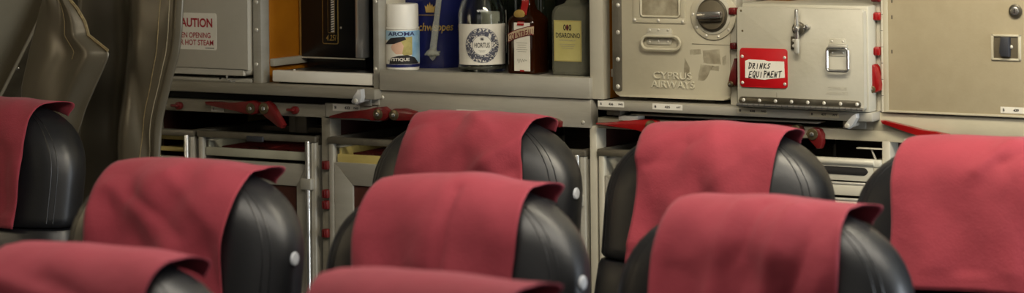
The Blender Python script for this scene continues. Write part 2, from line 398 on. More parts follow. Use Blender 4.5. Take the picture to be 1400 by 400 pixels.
latch([(531.5, 153), (538, 148.5), (552, 148.5), (566, 152.5), (574, 160), (572, 164.5), (540, 165), (532, 161)], [(539, 157, 6.5)], red='reddark')
latch([(712, 155), (745, 160), (758, 162.5), (765, 167), (764, 174), (754, 175), (742, 168), (712, 162)], [(758, 168.5, 5)], red='reddark')
latch([(814, 168), (830, 167.5), (855, 167), (868, 164), (885, 163), (897, 165), (901.5, 171), (898, 178), (888, 182), (875, 180.5), (862, 174), (815, 171.5)], [(890, 172.5, 7)], red='red')
latch([(1050, 170), (1080, 171), (1092, 172), (1096, 177), (1093, 183), (1080, 184), (1050, 177)], [(1088, 177, 5.5)], red='reddark')
latch([(1101, 183), (1104, 177), (1112, 174), (1120, 176.5), (1124, 184), (1124, 196), (1121, 203), (1116, 203), (1106, 192)], [(1111, 183, 6.5)], red='reddark')
latch([(1203, 164.5), (1210, 165), (1245, 173.5), (1262, 178), (1278, 180), (1296, 184), (1296, 195), (1275, 192), (1258, 186), (1238, 180), (1205, 169)], [(1288, 189, 5)], red='red')
latch([(1003, 80), (1006, 81), (1006, 112), (1004, 117), (997, 118.5), (994.5, 114), (998, 100)], [(999, 115, 3.5)], red='reddark', th=.02)
latch([(1190, 89), (1194, 88), (1197, 92), (1202, 115), (1201, 124), (1195, 127), (1190, 124)], [(1192.5, 122, 4)], red='red', th=.02)
for x0, x1, y0, y1, red in ((995, 1005, 10.5, 20.5, 'reddark'), (997, 1005, 58.5, 68, 'reddark'), (1191, 1203, 17, 28, 'red'), (1191, 1202, 64, 76, 'red'), (1190, 1203, -8, 3, 'reddark'),
                            (439, 447, 220, 232, 'reddark'), (439, 447, 259, 271, 'reddark'), (439, 447, 274, 286, 'reddark'), (439, 447, 313, 325, 'reddark')):
    m = MB(); a, b, c, dd = pbox(m, x0, x1, y0, y1, G - .014, .016, M[red], .003)
    for k in (.35, .65): m.box((a + (b - a) * k - .0012, G - .0165, dd + .002), (a + (b - a) * k + .0012, G - .013, c - .002), M[red], .0006)
    m.done('bumper_block', gf)
for px, py in ((405.5, 150), (247, 144)):
    p = P(px, py, G); m = MB(); m.cyl((p.x, G - .012, p.z), .0085, .012, M['reddark'], bev=.002)
    m.box((p.x - .014, G - .02, p.z - .002), (p.x + .004, G - .010, p.z + .004), M['reddark'], .002); m.done('latch_knob', gf)
# silver table catches
for pts, plate, piv in (([(1155, 171), (1158, 165.5), (1165, 158), (1170, 155.5), (1171, 161), (1165, 172), (1159, 176.5), (1155, 175)], (1152, 1183, 164.5, 176), (1158.5, 171.5)),
                        ([(480, 138), (484, 132), (488, 122.5), (493, 122), (494, 133), (492, 140), (486, 143), (481, 141)], (492, 507, 134.5, 145), (486.5, 137.5))):
    pl = MB(); pbox(pl, *plate, G - .008, .008, M['alu'], .002); o = pl.done('catch_plate', gf)
    m = MB(); m.prism(poly(pts, G - .052), G - .052, G - .038, M['catch'], .0015)
    p = P(*piv, G - .052); m.cyl((p.x, G - .055, p.z), .0045, .05, M['rivet'], bev=.001); m.done('catch_lever', o)

# ------------------------------------------------------------------ oven at the left
Yo = G - .012
ox0, ox1 = pxm(Yo, 165), pxm(Yo, 339)
ov = thing('galley_oven', ((ox0 + ox1) / 2, Yo + .2, deckL), 'pale grey galley oven with rounded door and red lettered warning sticker', 'oven')
zob = zpx(300, 102.3, Yo)
m = MB(); m.prism(rrect(ox0, ox1, zob, 1.60, .012), Yo, Yo + .05, M['oven'], .014); m.done('oven_door', ov)
m = MB(); m.box((ox0 + .004, Yo + .05, deckL + .002), (u1[0] - .004, BK - .03, 1.60), M['alu_dark'], .002); m.done('oven_body', ov)
m = MB(); a, b, c, dd = rect(170, 343, 104.6, 112, Yo + .01); m.box((a, Yo + .01, deckL), (b, Yo + .05, c), M['alu'], .002)
p = P(301, 107, Yo + .01); m.cyl((p.x, Yo + .009, p.z), .0025, .003, M['void'])
m.done('base_bar', ov)
m = MB(); p = P(313, 106, Yo); m.tube([(p.x - .003, Yo + .012, p.z + .006), (p.x - .004, Yo - .002, p.z + .003), (p.x - .002, Yo - .004, p.z - .004), (p.x + .006, Yo + .0, p.z - .008), (p.x + .008, Yo + .012, p.z - .008)], .0018, M['steel']); m.done('hook', ov)
Z = lambda py, Y, px=700: P(px, py, Y).z
def tx(mb, body, x0, x1, y0, y1, Y, mm, bold=.015, shear=0, e=.0008):
    a, b, c, dd = rect(x0, x1, y0, y1, Y); mb.text(body, a, b, dd, c, mm, pp(Y, e), bold, shear)
a, b, c, dd = rect(234, 296, 17.5, 67.5, Yo)
m = MB(); m.prism(rrect(a, b, dd, c, .005), Yo - .0006, Yo, M['paper'], 0)
tx(m, 'CAUTION', 240, 290.5, 24.5, 37, Yo, M['redink'], .03)
tx(m, 'WHEN OPENING', 236, 288, 44, 51.5, Yo, M['redink'], .02); tx(m, 'FOR HOT STEAM', 238, 292, 54, 61.5, Yo, M['redink'], .02)
a, b, c, dd = rect(281, 293, 65.3, 66.3, Yo); m.flat([(a, dd), (b, dd), (b, c), (a, c)], M['ink'], pp(Yo, .0008))
m.done('warning_sticker', ov, label='white sticker with red warning text')

# ------------------------------------------------------------------ white slab and beverage boiler
Ys = G + .004
a, b, c, dd = rect(372, 509, 98.5, 116, Ys)
sl = thing('base_board', ((a + b) / 2, Ys + .2, deckL), 'white fronted board lying on the worktop under the black boiler', 'board')
m = MB(); m.box((a, Ys, deckL + .004), (b, Ys + .02, c), M['white'], .003); m.done('front_edge', sl)
m = MB(); m.box((a + .004, Ys + .02, deckL), (b - .002, BK - .04, c - .002), M['black'], .001)
p = P(393, 98, Ys); m.dome((p.x, Ys + .025, c - .001), .003, M['white']); m.done('top_plate', sl)
slab_z = c - .002
Yb = G + .13
bx0, bx1, _, bz = rect(411, 487, 0, 79, Yb)
bo = thing('beverage_boiler', ((bx0 + bx1) / 2, Yb + .12, slab_z), 'black beverage boiler with striped level gauge marked 4.25 and chrome corner', 'boiler')
m = MB(); m.box((bx0, Yb, bz), (bx1 + .012, Yb + .28, 1.58), M['black'], .004); m.done('body', bo)
m = MB(); m.box((bx0 + .002, Yb + .02, slab_z), (bx1 + .01, Yb + .27, bz), M['black'], .001); m.done('plinth', bo)
m = MB(); m.box((bx0 - .006, Yb + .004, bz), (bx0 + .0005, Yb + .27, 1.58), M['gold'], .001)
m.box((bx0, Yb - .001, bz - .002), (bx1 + .02, Yb + .004, bz + .001), M['alu_lit'], .0005); m.done('edge_trim', bo)
m = MB(); cx = P(491, 40, Yb).x
m.cyl((cx, Yb + .012, bz + .002), .0155, 1.58 - bz - .004, M['chrome'], 'z', 28, bev=.002); m.done('chrome_column', bo)
a, b, c, dd = rect(441, 462.5, -60, 60, Yb)
m = MB(); zt = 1.5
m.prism(rrect(a, b, dd, zt, .004), Yb - .0015, Yb, M['gold'], .0004); m.prism(rrect(a + .0016, b - .0016, dd + .0016, zt - .0016, .003), Yb - .002, Yb - .0005, M['black'], .0003)
tx(m, '4.25l', 446, 460, 47.5, 55.5, Yb - .002, M['gold'], .01, .25)
g = m.done('gauge_panel', bo)
a, b, c, dd = rect(448, 457.5, -30, 45, Yb - .002); m = MB()
m.prism(rrect(a, b, dd, zt - .01, .002), Yb - .0026, Yb - .0018, M['gold'], .0002); m.box((a + .001, Yb - .003, dd + .001), (b - .001, Yb - .002, zt - .012), M['black'], .0002)
m.box(((a + b) / 2, Yb - .0034, dd + .002), (b - .0012, Yb - .0028, zt - .014), M['paper'], .0001, 1)
zz = dd + .004
while zz < zt - .02:
    m.flat([((a + b) / 2, zz), (b - .0012, zz + .0022), (b - .0012, zz + .0045), ((a + b) / 2, zz + .0023)], M['ink'], pp(Yb, .0036)); zz += .0052
m.done('level_scale', g)
m = MB(); p = P(466, 38, Yb); m.dome((p.x, Yb, p.z), .0028, M['alu']); m.done('screw', bo)

# ------------------------------------------------------------------ bottles on the shelf
sz = shelfz - .004
def cylmap(cx, cy, r):                    # 2-D (arc length from the side turned to the camera, z) -> cylinder facing the viewer
    a0 = math.atan2(-cx, cy)              # direction towards the camera
    def f(x, z, e=.0006):
        t = x / r; ang = -PI / 2 + a0 + t
        return Vector((cx + (r + e) * math.cos(ang), cy + (r + e) * math.sin(ang), z))
    return f
def patch(mb, fn, x0, x1, z0, z1, m, nu=16, e=.0005): mb.sheet(lambda u, v: fn(x0 + (x1 - x0) * u, z0 + (z1 - z0) * v, e), nu, 1, m)
# spray can
Yc = G + .055; c0 = P(550.5, 92, Yc); rc = 19.6 * S(Yc, 550); cz = lambda py: P(550, py, Yc - rc * .8).z
can = thing('spray_can', (c0.x, Yc, sz), 'white capped air freshener can printed with a blonde woman in a hat', 'spray can')
m = MB(); m.lathe((c0.x, Yc, sz), [(rc * .9, 0), (rc * .97, .002), (rc * .97, .006), (rc, .008), (rc, cz(41) - sz - .004), (rc * .94, cz(41) - sz)], M['white'], 40)
f = cylmap(c0.x, Yc, rc); hw = rc * 1.45; LZ = lambda py: cz(py)
patch(m, f, -hw, hw, LZ(92), LZ(88), M['navy'], 20, .0004); patch(m, f, -hw, hw, LZ(88), LZ(42), M['paper'], 20, .0003)
patch(m, f, -hw, hw, LZ(55), LZ(42), M['sky'], 20, .0005); patch(m, f, rc * .55, hw, LZ(86), LZ(55), M['sky'], 8, .0005)
def cp(pts, mm, e):                       # pts in photo pixels relative to the can
    q = []
    for px, py in pts: q.append((rc * math.asin(max(-.99, min(.99, (px - 550.5) / 20.6))), LZ(py)))
    m.flat(q, mm, lambda x, z: f(x, z, e), 4)
cp([(545, 52), (562, 50), (562, 75), (553, 76), (546, 70)], M['hair'], .0008)
cp([(540, 59), (549, 57), (552, 63), (550, 74), (543, 74), (538, 68), (537, 64)], M['skin'], .0010)
cp([(531, 61), (537, 52), (553, 50), (555, 54), (541, 60)], M['ink'], .0012)
cp([(535, 87.5), (537, 79), (546, 76), (556, 75), (565, 79), (569, 87.5)], M['ink'], .0010)
m.text('AROMA', -rc * .9, rc * .75, LZ(49), LZ(43.5), M['navy'], lambda x, z: f(x, z, .0012), .02)
m.text('MYSTIQUE', -rc * .95, rc * .4, LZ(84), LZ(79), M['paper'], lambda x, z: f(x, z, .0016), .03)
m.text('MYSTIQUE', -rc * .96, rc * .39, LZ(84.4), LZ(79.4), M['ink'], lambda x, z: f(x, z, .0013), .03)
m.done('can_body', can)
m = MB(); m.lathe((c0.x, Yc, cz(40.5)), [(rc * .985, 0), (rc * .985, .003), (rc * .95, .004), (rc * .94, cz(6) - cz(40.5) - .003), (rc * .9, cz(6) - cz(40.5))], M['white'], 40); m.done('cap', can)
# blue bucket
Yk = G + .19; k0 = P(597, 92, Yk); rk = 50 * S(Yk, 597)
bk = thing('drinks_cooler', (k0.x, Yk, sz), 'navy blue round drinks bucket with gold crown and lettering', 'bucket')
m = MB(); m.lathe((k0.x, Yk, sz), [(rk * .9, 0), (rk * .92, .004), (rk * .93, .012), (rk * .97, .03), (rk, .2), (rk * 1.01, .25), (rk * 1.04, .252), (rk * 1.04, .262), (rk * .97, .263), (rk * .9, .05), (.001, .045)], M['navy'], 56)
f = cylmap(k0.x, Yk, rk * .99); KZ = lambda py: P(590, py, Yk - rk).z
def ax(px): return rk * math.asin((px - 597) / 51)
m.text('Schweppes', ax(573), ax(616), KZ(46), KZ(31.5), M['gold'], lambda x, z: f(x, z, .003), .012, .18)
crown = [(-6, 0), (6, 0), (6.5, 3), (8, 9), (5, 7), (3.5, 11), (1.5, 8), (0, 14), (-1.5, 8), (-3.5, 11), (-5, 7), (-8, 9), (-6.5, 3)]
sk = S(Yk, 590); m.flat([(ax(590) + x * sk * .72, KZ(17.5) + z * sk * .9) for x, z in crown], M['gold'], lambda x, z: f(x, z, .003), 2)
patch(m, f, ax(574), ax(598), KZ(21.2), KZ(20.4), M['gold'], 6, .003)
m.done('bucket_body', bk)
# stirrer hooked over the rim
Yt = Yk - rk * 1.1; b0, t0 = P(591.5, 72, Yt), P(600, 0, Yt); dz = t0 - b0
m = MB(); top = b0 + dz * 1.72
m.tube([b0 + dz * k * .1 for k in range(0, 18)] + [Vector((top.x, top.y + .005, sz + .268)), Vector((top.x, top.y + .03, sz + .272)), Vector((top.x, top.y + .04, sz + .262)), Vector((top.x, top.y + .042, sz + .24))],
       [.0075] * 6 + [.006] * 16, M['acrylic'], 12)
for k in range(7):
    a = 2 * PI * k / 7; e = Vector((math.cos(a), math.sin(a), 0))
    m.tube([b0 + Vector((0, 0, .006)), b0 + e * .010 + Vector((0, 0, -.002)), b0 + e * .017 + Vector((0, 0, -.004 + .006 * (k % 2)))], [.006, .0055, .0012], M['acrylic'], 8)
m.lathe((b0.x, b0.y, b0.z - .016), [(.001, 0), (.006, .005), (.009, .012), (.007, .02)], M['acrylic'], 16)
st = m.done('drink_stirrer', loc=(b0.x, b0.y, b0.z)); tag(st, 'clear plastic stirrer with star shaped end hanging before the blue bucket', 'stirrer')
# clear gin bottle
Yh = G + .075; h0 = P(659.5, 95, Yh); rh = 28 * S(Yh, 660); HZ = lambda py: P(660, py, Yh - rh * .8).z
gi = thing('gin_bottle', (h0.x, Yh, sz), 'clear round gin bottle with white label and dark wreath', 'bottle')
sh = HZ(22) - sz
m = MB(); m.lathe((h0.x, Yh, sz), [(rh * .8, 0), (rh * .96, .003), (rh, .01), (rh, sh), (rh * .97, sh + .012), (rh * .86, sh + .028), (rh * .68, sh + .042), (rh * .45, sh + .054), (rh * .34, sh + .066), (rh * .32, sh + .10), (rh * .36, sh + .102), (rh * .36, sh + .115), (rh * .28, sh + .116),
    (rh * .26, sh + .066), (rh * .6, sh + .042), (rh * .78, sh + .028), (rh * .88, sh + .012), (rh * .92, sh), (rh * .92, .014), (rh * .8, .009), (.0005, .008)], M['glass'], 48); m.done('glass_body', gi)
m = MB(); m.cyl((h0.x, Yh, sz + sh + .117), rh * .42, .03, M['black'], 'z', 24, bev=.002); m.done('stopper', gi)
m = MB(); f = cylmap(h0.x, Yh, rh); lx = rh * 1.22
patch(m, f, -lx, lx, HZ(88.5), HZ(33), M['paper'], 24, .0005)
zc = (HZ(88) + HZ(34.5)) / 2 - .001; ro, ri = (HZ(37) - HZ(84)) / 2, (HZ(47) - HZ(74)) / 2
random.seed(3)
for k in range(330):
    a = random.uniform(0, 2 * PI); r_ = random.uniform(ri + .002, ro - .001); q = random.uniform(.0015, .0034); b_ = random.uniform(0, PI)
    pts = []
    for j in range(6):
        t = j * PI / 3; x, y = q * math.cos(t), q * .55 * math.sin(t)
        pts.append((r_ * math.cos(a) + x * math.cos(b_) - y * math.sin(b_), zc + r_ * math.sin(a) + x * math.sin(b_) + y * math.cos(b_)))
    m.flat(pts, M['greyink'], lambda x, z: f(x, z, .0012 + .0002 * (k % 3)))
for rr in (ri, ro):
    m.stroke([(rr * math.cos(2 * PI * j / 40), zc + rr * math.sin(2 * PI * j / 40)) for j in range(41)], .0009, M['greyink'], lambda x, z: f(x, z, .0012))
m.text('HORTUS', -ri * .76, ri * .76, zc - .0045, zc + .0055, M['ink'], lambda x, z: f(x, z, .0016), .01)
for k in range(6):
    a = k * PI / 6; m.stroke([(-.004 * math.cos(a), zc + .013 - .004 * math.sin(a)), (.004 * math.cos(a), zc + .013 + .004 * math.sin(a))], .0006, M['ink'], lambda x, z: f(x, z, .0014))
for k in (0, 1): m.stroke([(-.007 + .002 * k, zc - .010 - .003 * k), (.007 - .002 * k, zc - .010 - .003 * k)], .0007, M['scrap'], lambda x, z: f(x, z, .0014))
m.done('front_label', gi)
# dark bottles behind
def dark_bottle(px, Y, r_px, label, withlabel, tall=.26, mm='smoke'):
    p = P(px, 92, Y); r = r_px * S(Y, px); t = thing('dark_bottle', (p.x, Y, sz), label, 'bottle', 'dark bottles behind the front row')
    m = MB(); m.lathe((p.x, Y, sz), [(r * .85, 0), (r, .005), (r, .15), (r * .9, .17), (r * .5, .2), (r * .36, .215), (r * .34, tall)], M[mm], 32); m.done('glass_body', t)
    m = MB(); m.cyl((p.x, Y, sz + tall), r * .4, .025, M['wine'], 'z', 20, bev=.002); m.done('cap', t)
    if withlabel:
        m = MB(); f = cylmap(p.x, Y, r); patch(m, f, -r * .9, r * 1.2, sz + .03, sz + .12, M['paper'], 16, .0005)
        for k in range(6): m.stroke([(r * .75, sz + .05 + .01 * k), (r * .95, sz + .05 + .01 * k)], .004, M['ink'], lambda x, z: f(x, z, .001))
        m.done('front_label', t)
    return t
dark_bottle(674, G + .20, 17, 'dark bottle with a pale label just behind the clear gin bottle', True)
dark_bottle(741, G + .20, 19, 'dark brown bottle between the orange liqueur and the almond liqueur bottles', False)
dark_bottle(707, G + .30, 18, 'dark bottle at the back behind the orange liqueur bottle', False, .25)
# orange liqueur bottle: rounded square
Yq = G + .075; q0 = P(692.5, 97, Yq - .03).x; wq = 36 * S(Yq, 710); cxq = q0 + wq / 2 + .003; hwq = wq / 2 + .003
QZ = lambda py: P(715, py, Yq - hwq).z
cq = thing('orange_liqueur_bottle', (cxq, Yq, sz), 'square amber liqueur bottle with red ribbon and slanting banner label', 'bottle')
s1 = QZ(32) - sz
m = MB(); m.lathe((cxq, Yq, sz), [(hwq * .9, 0), (hwq, .004), (hwq, s1), (hwq * .95, s1 + .008), (hwq * .72, s1 + .018), (hwq * .45, s1 + .027), (hwq * .34, s1 + .04), (hwq * .33, s1 + .10), (hwq * .37, s1 + .102), (hwq * .37, s1 + .112)], M['amberglass'], 48, 5); m.done('glass_body', cq)
m = MB(); m.cyl((cxq, Yq, sz + s1 + .112), hwq * .42, .025, M['red'], 'z', 24, bev=.002); m.done('cap', cq)
yq = Yq - hwq
m = MB(); a, b, c, dd = rect(703, 724.5, 31, 97, yq); m.box((a, yq - .0006, dd), (b, yq + .001, c), M['paper'], .0002, 1)
for k in range(9):
    zz = c - (c - dd) * (.42 + .045 * k); ww = (b - a) * (.3 if k % 3 else .38)
    if k < 5: m.stroke([((a + b) / 2 - ww * .9, zz), ((a + b) / 2 + ww * .9, zz)], .0008, M['scrap'], pp(yq, .0009))
sc_ = []
for k in range(24): sc_.append((a + (b - a) * (.2 + .6 * k / 23), dd + (c - dd) * (.2 + .05 * math.sin(k * 1.1) * (1 - k / 30) + .03 * k / 23)))
m.stroke(sc_, .0008, M['scrap'], pp(yq, .0009))
p = P(714, 96.2, yq); m.prism([(p.x - .005, p.z - .002), (p.x + .005, p.z - .002), (p.x + .005, p.z + .001), (p.x - .005, p.z + .001)], yq - .001, yq, M['red'], 0)
m.done('front_label', cq)
m = MB()
ba = poly([(695, 47), (703, 42.5), (712, 39.5), (722, 37), (730, 36), (729.5, 47), (722, 47.5), (712, 50), (703, 53.5), (695, 58)], yq)
m.prism(ba, yq - .0016, yq, M['tan'], .0002)
for pts in ([(695, 46.5), (703, 42), (712, 39), (722, 36.5), (730, 35.5)], [(695, 57.5), (703, 53.5), (712, 50.5), (722, 48), (730, 47.3)]):
    m.stroke(poly(pts, yq), .0016, M['wine'], pp(yq, .002))
for i, ch in enumerate('COINTREAU'):
    px = 696.3 + i * 3.68; k = (px - 695) / 35; yb_ = 55.8 - 11 * k + 2.2 * k * k; a = P(px, yb_, yq)
    w_ = 3.2 * S(yq, px); h_ = 8.2 * S(yq, px) * .86
    m.text(ch, a.x, a.x + w_ * (.5 if ch == 'I' else 1), a.z, a.z + h_, M['wine'], lambda x, z: Vector((x, yq - .0022, z + (x - a.x) * .27)), .02)
m.done('banner_label', cq)
m = MB()
rz = lambda z: (yq if z <= s1 else Yq - hwq * (1 + (.34 - 1) * min(1, ((z - s1) / .04)) ** .8))
def rib(u, v):
    z = s1 - .004 + .12 * v; x0 = (P(712, 25, yq).x - cxq) * (1 - v) ** .7
    return Vector((cxq + x0 + (u - .5) * .016, rz(z) - .0025, sz + z))
m.sheet(rib, 2, 16, M['red']); rb = m.done('red_ribbon', cq)
m = MB(); pz = s1 + .018; m.lathe((0, 0, 0), [(.0005, 0), (.011, 0), (.011, .002), (.009, .003), (.0005, .0035)], M['gold'], 24)
for v in m.bm.verts:
    x, y, z = v.co; v.co = Vector((cxq - .004 + x * 1.15, rz(pz) - .004 - z, sz + pz + y * .85))
m.done('seal', rb)
# almond liqueur bottle: broad clear square
Yn = G + .085; hwn = 24 * S(Yn, 775) ; nx0 = P(748, 97, Yn - .05).x; cxn = nx0 + hwn
NZ = lambda py: P(775, py, Yn - hwn).z
an = thing('almond_liqueur_bottle', (cxn, Yn, sz), 'empty clear square liqueur bottle with yellow label beside the right upright', 'bottle')
s2 = NZ(22) - sz
m = MB(); H = hwn
m.lathe((cxn, Yn, sz), [(H * .9, 0), (H, .005), (H, s2), (H * .97, s2 + .01), (H * .85, s2 + .018), (H * .5, s2 + .024), (H * .4, s2 + .03), (H * .4, s2 + .05), (H * .34, s2 + .051), (H * .34, s2 + .034), (H * .45, s2 + .026), (H * .8, s2 + .013), (H * .91, s2 + .004), (H * .92, s2 - .004), (H * .92, .014), (H * .85, .009), (.0005, .008)], M['worn_glass'], 52, 6); m.done('glass_body', an)
m = MB(); m.box((cxn - H * .5, Yn - H * .5, sz + s2 + .051), (cxn + H * .5, Yn + H * .5, sz + s2 + .085), M['black'], .004); m.done('square_cap', an)
yn = Yn - H; m = MB(); a, b, c, dd = rect(757.5, 795, 28, 84, yn); lb = min(b, cxn + H * .95)
m.box((a, yn - .0008, dd), (lb, yn + .0005, c), M['labelyel'], .0002, 1)
fr = [(a + .0015, dd + .0015), (lb - .0015, dd + .0015), (lb - .0015, c - .0015), (a + .0015, c - .0015), (a + .0015, dd + .0015)]
m.stroke(fr, .0007, M['gold'], pp(yn, .0012))
sx_ = (lb - a)
m.text('DISARONNO', a + sx_ * .08, a + sx_ * .96, dd + (c - dd) * .575, dd + (c - dd) * .70, M['ink'], pp(yn, .0014), .012)
m.text('ORIGINALE', a + sx_ * .2, a + sx_ * .8, dd + (c - dd) * .50, dd + (c - dd) * .535, M['scrap'], pp(yn, .0014), 0)
for k in range(3): m.stroke([(a + sx_ * (.22 + .04 * k), dd + (c - dd) * (.42 - .05 * k)), (a + sx_ * (.78 - .04 * k), dd + (c - dd) * (.42 - .05 * k))], .0007, M['scrap'], pp(yn, .0014))
for k in (-1, 0, 1):
    x = a + sx_ * (.5 + .1 * k); z = dd + (c - dd) * .83
    m.flat([(x + .0030 * math.cos(t * PI / 6), z + .0062 * math.sin(t * PI / 6)) for t in range(12)], M['wine'] if k == 0 else M['ink'], pp(yn, .0014 + .0002 * (k == 0)))
    m.flat([(x + .0012 * math.cos(t * PI / 6), z + .0035 * math.sin(t * PI / 6)) for t in range(12)], M['labelyel'] if k else M['ink'], pp(yn, .0018))
m.done('front_label', an)

# ------------------------------------------------------------------ cream container
Yx = G - .004
cxa, cxb = pxm(Yx, 838), pxm(Yx, 999)
bx = thing('cream_container', ((cxa + cxb) / 2, Yx + .2, deckR), 'cream metal galley container embossed CYPRUS AIRWAYS with round dial latch', 'container')
zxb = zpx(920, 134.5, Yx)
m = MB(); m.box((cxa + .004, Yx + .022, zxb + .002), (cxb - .002, BK - .03, 1.60), M['boxgrey'], .002); m.done('body', bx)
m = MB()
for k in (0.05, .8): m.box((cxa + .01 + k * (cxb - cxa - .06), Yx + .03, deckR), (cxa + .05 + k * (cxb - cxa - .06), BK - .06, zxb + .003), M['alu_dark'], .001)
m.done('runner', bx)
m = MB(); m.prism(rrect(cxa + .001, cxb - .001, zxb, 1.60, .014), Yx, Yx + .02, M['cream'], .004)
tx(m, 'CYPRUS', 894, 946, 98.5, 108, Yx, M['emboss'], .0, e=.0001); tx(m, 'AIRWAYS', 891, 950, 110.5, 120, Yx, M['emboss'], .0, e=.0001)
# raise the lettering into relief
front = [f_ for f_ in m.bm.faces if all(abs(v.co.y - (Yx - .0001)) < 1e-5 for v in f_.verts)]
ex = bmesh.ops.extrude_face_region(m.bm, geom=front)
for v in [g_ for g_ in ex['geom'] if isinstance(g_, bmesh.types.BMVert)]: v.co.y -= .003
p = poly([(946, 59.5), (1000, 61.5), (1000, 62.3), (946, 60.3)], Yx); m.prism(p, Yx - .0004, Yx, M['alu_dark'], 0)
m.done('door_panel', bx)
m = MB(); a, b, c, dd = rect(838, 850, -60, 122, Yx); m.prism(rrect(a, b, zpx(844, 124, Yx), 1.6, .004), Yx - .003, Yx + .001, M['alu_dark'], .001)
for py in (-30, 7, 44, 81, 118): p = P(844.7, py, Yx - .003); m.dome((p.x, Yx - .003, p.z), .0045, M['rivet'])
m.done('hinge_strip', bx)
a, b, c, dd = rect(866, 937, -40, 31.5, Yx); zt = c
m = MB(); i0, i1, i2, i3 = rect(876, 931, -40, 24, Yx)
m.prism([(a, dd), (b, dd), (b, i3), (a, i3)], Yx - .003, Yx, M['cream'], .001)
m.prism([(a, i3), (i0, i3), (i0, 1.55), (a, 1.55)], Yx - .003, Yx, M['cream'], .001); m.prism([(i1, i3), (b, i3), (b, 1.55), (i1, 1.55)], Yx - .003, Yx, M['cream'], .001)
for px, py in ((868.5, 27), (901, 28), (934, 29.5)): p = P(px, py, Yx); m.dome((p.x, Yx - .003, p.z), .0036, M['rivet'])
m.tube([(i0 + .002, Yx - .004, 1.5), (i0 + .002, Yx - .004, i3 + .006), (i0 + .006, Yx - .004, i3 + .002), (i1 - .006, Yx - .004, i3 + .002), (i1 - .002, Yx - .004, i3 + .006), (i1 - .002, Yx - .004, 1.5)], .0022, M['cream'], 8)
m.flat([(i0 + .004, i3 + .004), (i1 - .004, i3 + .004), (i1 - .004, 1.5), (i0 + .004, 1.5)], M['grime'], pp(Yx, .0012))
m.done('card_holder', bx)
m = MB()
for pts in ([(943, 68), (958, 67), (959, 74), (944, 75)], [(961, 69), (984, 67), (986, 88), (962, 86)], [(958, 88), (976, 90), (964, 110), (954, 110)], [(936, 78), (943, 92), (942, 106), (935, 107)], [(974, 90), (984, 90), (983, 97), (972, 96)], [(988, 78), (993, 75), (993, 88), (988, 90)]):
    q = poly(pts, Yx); cx_ = sum(x for x, z in q) / 4; cz_ = sum(z for x, z in q) / 4; out = []
    for k in range(4):
        (xa, za), (xb, zb_) = q[k], q[(k + 1) % 4]
        for j in range(5):
            t = j / 5; x = xa + (xb - xa) * t; z = za + (zb_ - za) * t; n_ = noise.noise(Vector((x * 400, z * 400, 1))) * .0016
            out.append((x + n_, z - n_))
    m.flat(out, M['grime'], pp(Yx, .0007))
m.done('glue_residue', bx, label='brown glue marks left by a removed sticker')
def loop(x0, x1, y0, y1, r, Y, n=6):
    a, b, c, dd = rect(x0, x1, y0, y1, Y); return [Vector((x, Y, z)) for x, z in rrect(a, b, dd, c, r, n)]
m = MB(); a, b, c, dd = rect(885.5, 919, 38.5, 60.5, Yx); m.prism(rrect(a, b, dd, c, .004), Yx - .0025, Yx, M['boxgrey'], .0008)
for px, py in ((889, 41), (901, 40.5), (914, 41), (889, 57), (901, 56.5), (914, 57)): p = P(px, py, Yx); m.dome((p.x, Yx - .0025, p.z), .0026, M['rivet'])
a, b, c, dd = rect(884, 920, 46.5, 51.5, Yx - .008); m.cyl((a, Yx - .008, (c + dd) / 2), .0042, b - a, M['boxgrey'], 'x', 16, bev=.001)
hp = m.done('handle_plate', bx)
m = MB(); m.tube(loop(877, 930, 49.5, 67.5, .0135, Yx - .010), .0028, M['cream'], 10, True); m.done('loop_handle', bx)
p = P(976, 20, Yx); sx = S(Yx, 976)
m = MB(); m.cyl((p.x, Yx - .004, p.z), 31 * sx, .004, M['cream'], 'y', 48, bev=.0015); m.cyl((p.x, Yx - .006, p.z), 24.5 * sx, .004, M['boxgrey'], 'y', 48, bev=.0015)
for a_ in (215, 250, 285, 320, 180): m.dome((p.x + 27.6 * sx * math.cos(math.radians(a_)), Yx - .004, p.z + 27.6 * sx * math.sin(math.radians(a_))), .0032, M['rivet'])
dl = m.done('dial_latch', bx)
m = MB(); m.cyl((p.x, Yx - .010, p.z), 20.5 * sx, .006, M['ledge'], 'y', 48, bev=.002); m.cyl((p.x, Yx - .0115, p.z), 18 * sx, .003, M['recess'], 'y', 48, bev=.001)
kn = MB(); kn.box((-16.5 * sx, Yx - .026, -4.5 * sx), (16.5 * sx, Yx - .010, 4.5 * sx), M['steel'], .003); kn.box((-15 * sx, Yx - .018, -8.5 * sx), (15 * sx, Yx - .010, -3.5 * sx), M['ledge'], .002)
for v in kn.bm.verts:
    x, y, z = v.co; ca, sa = math.cos(.06), math.sin(.06); v.co = Vector((p.x + x * ca - z * sa, y, p.z + x * sa + z * ca))
m.done('dial_rim', dl); kn.done('dial_knob', dl)

# ------------------------------------------------------------------ drinks box
Yr = G - .052
ra, rb_ = pxm(Yr, 1008.5), pxm(Yr, 1181)
zrt, zrb = zpx(1095, 11, Yr), zpx(1095, 147.5, Yr)
zrb = max(zrb, deckR)
dr = thing('drinks_box', ((ra + rb_) / 2, Yr + .2, deckR), 'grey metal box with red placard reading drinks equipment', 'container')
m = MB(); m.box((ra + .002, Yr + .014, deckR), (rb_ + .004, BK - .05, zrt + .006), M['boxgrey'], .004)
m.done('body', dr)
m = MB(); m.prism(rrect(ra, rb_, zrb, zrt, .006), Yr, Yr + .013, M['boxgrey'], .002)
tx(m, 'CYPRUS', 1131, 1158, 118.5, 123, Yr, M['boxgrey'], .02, e=.0008); tx(m, 'AIRWAYS', 1129, 1160, 125, 129.5, Yr, M['boxgrey'], .02, e=.0008)
for px, py in ((1013, 14.5), (1015, 42)): p = P(px, py, Yr); m.dome((p.x, Yr, p.z), .0022, M['bolt'])
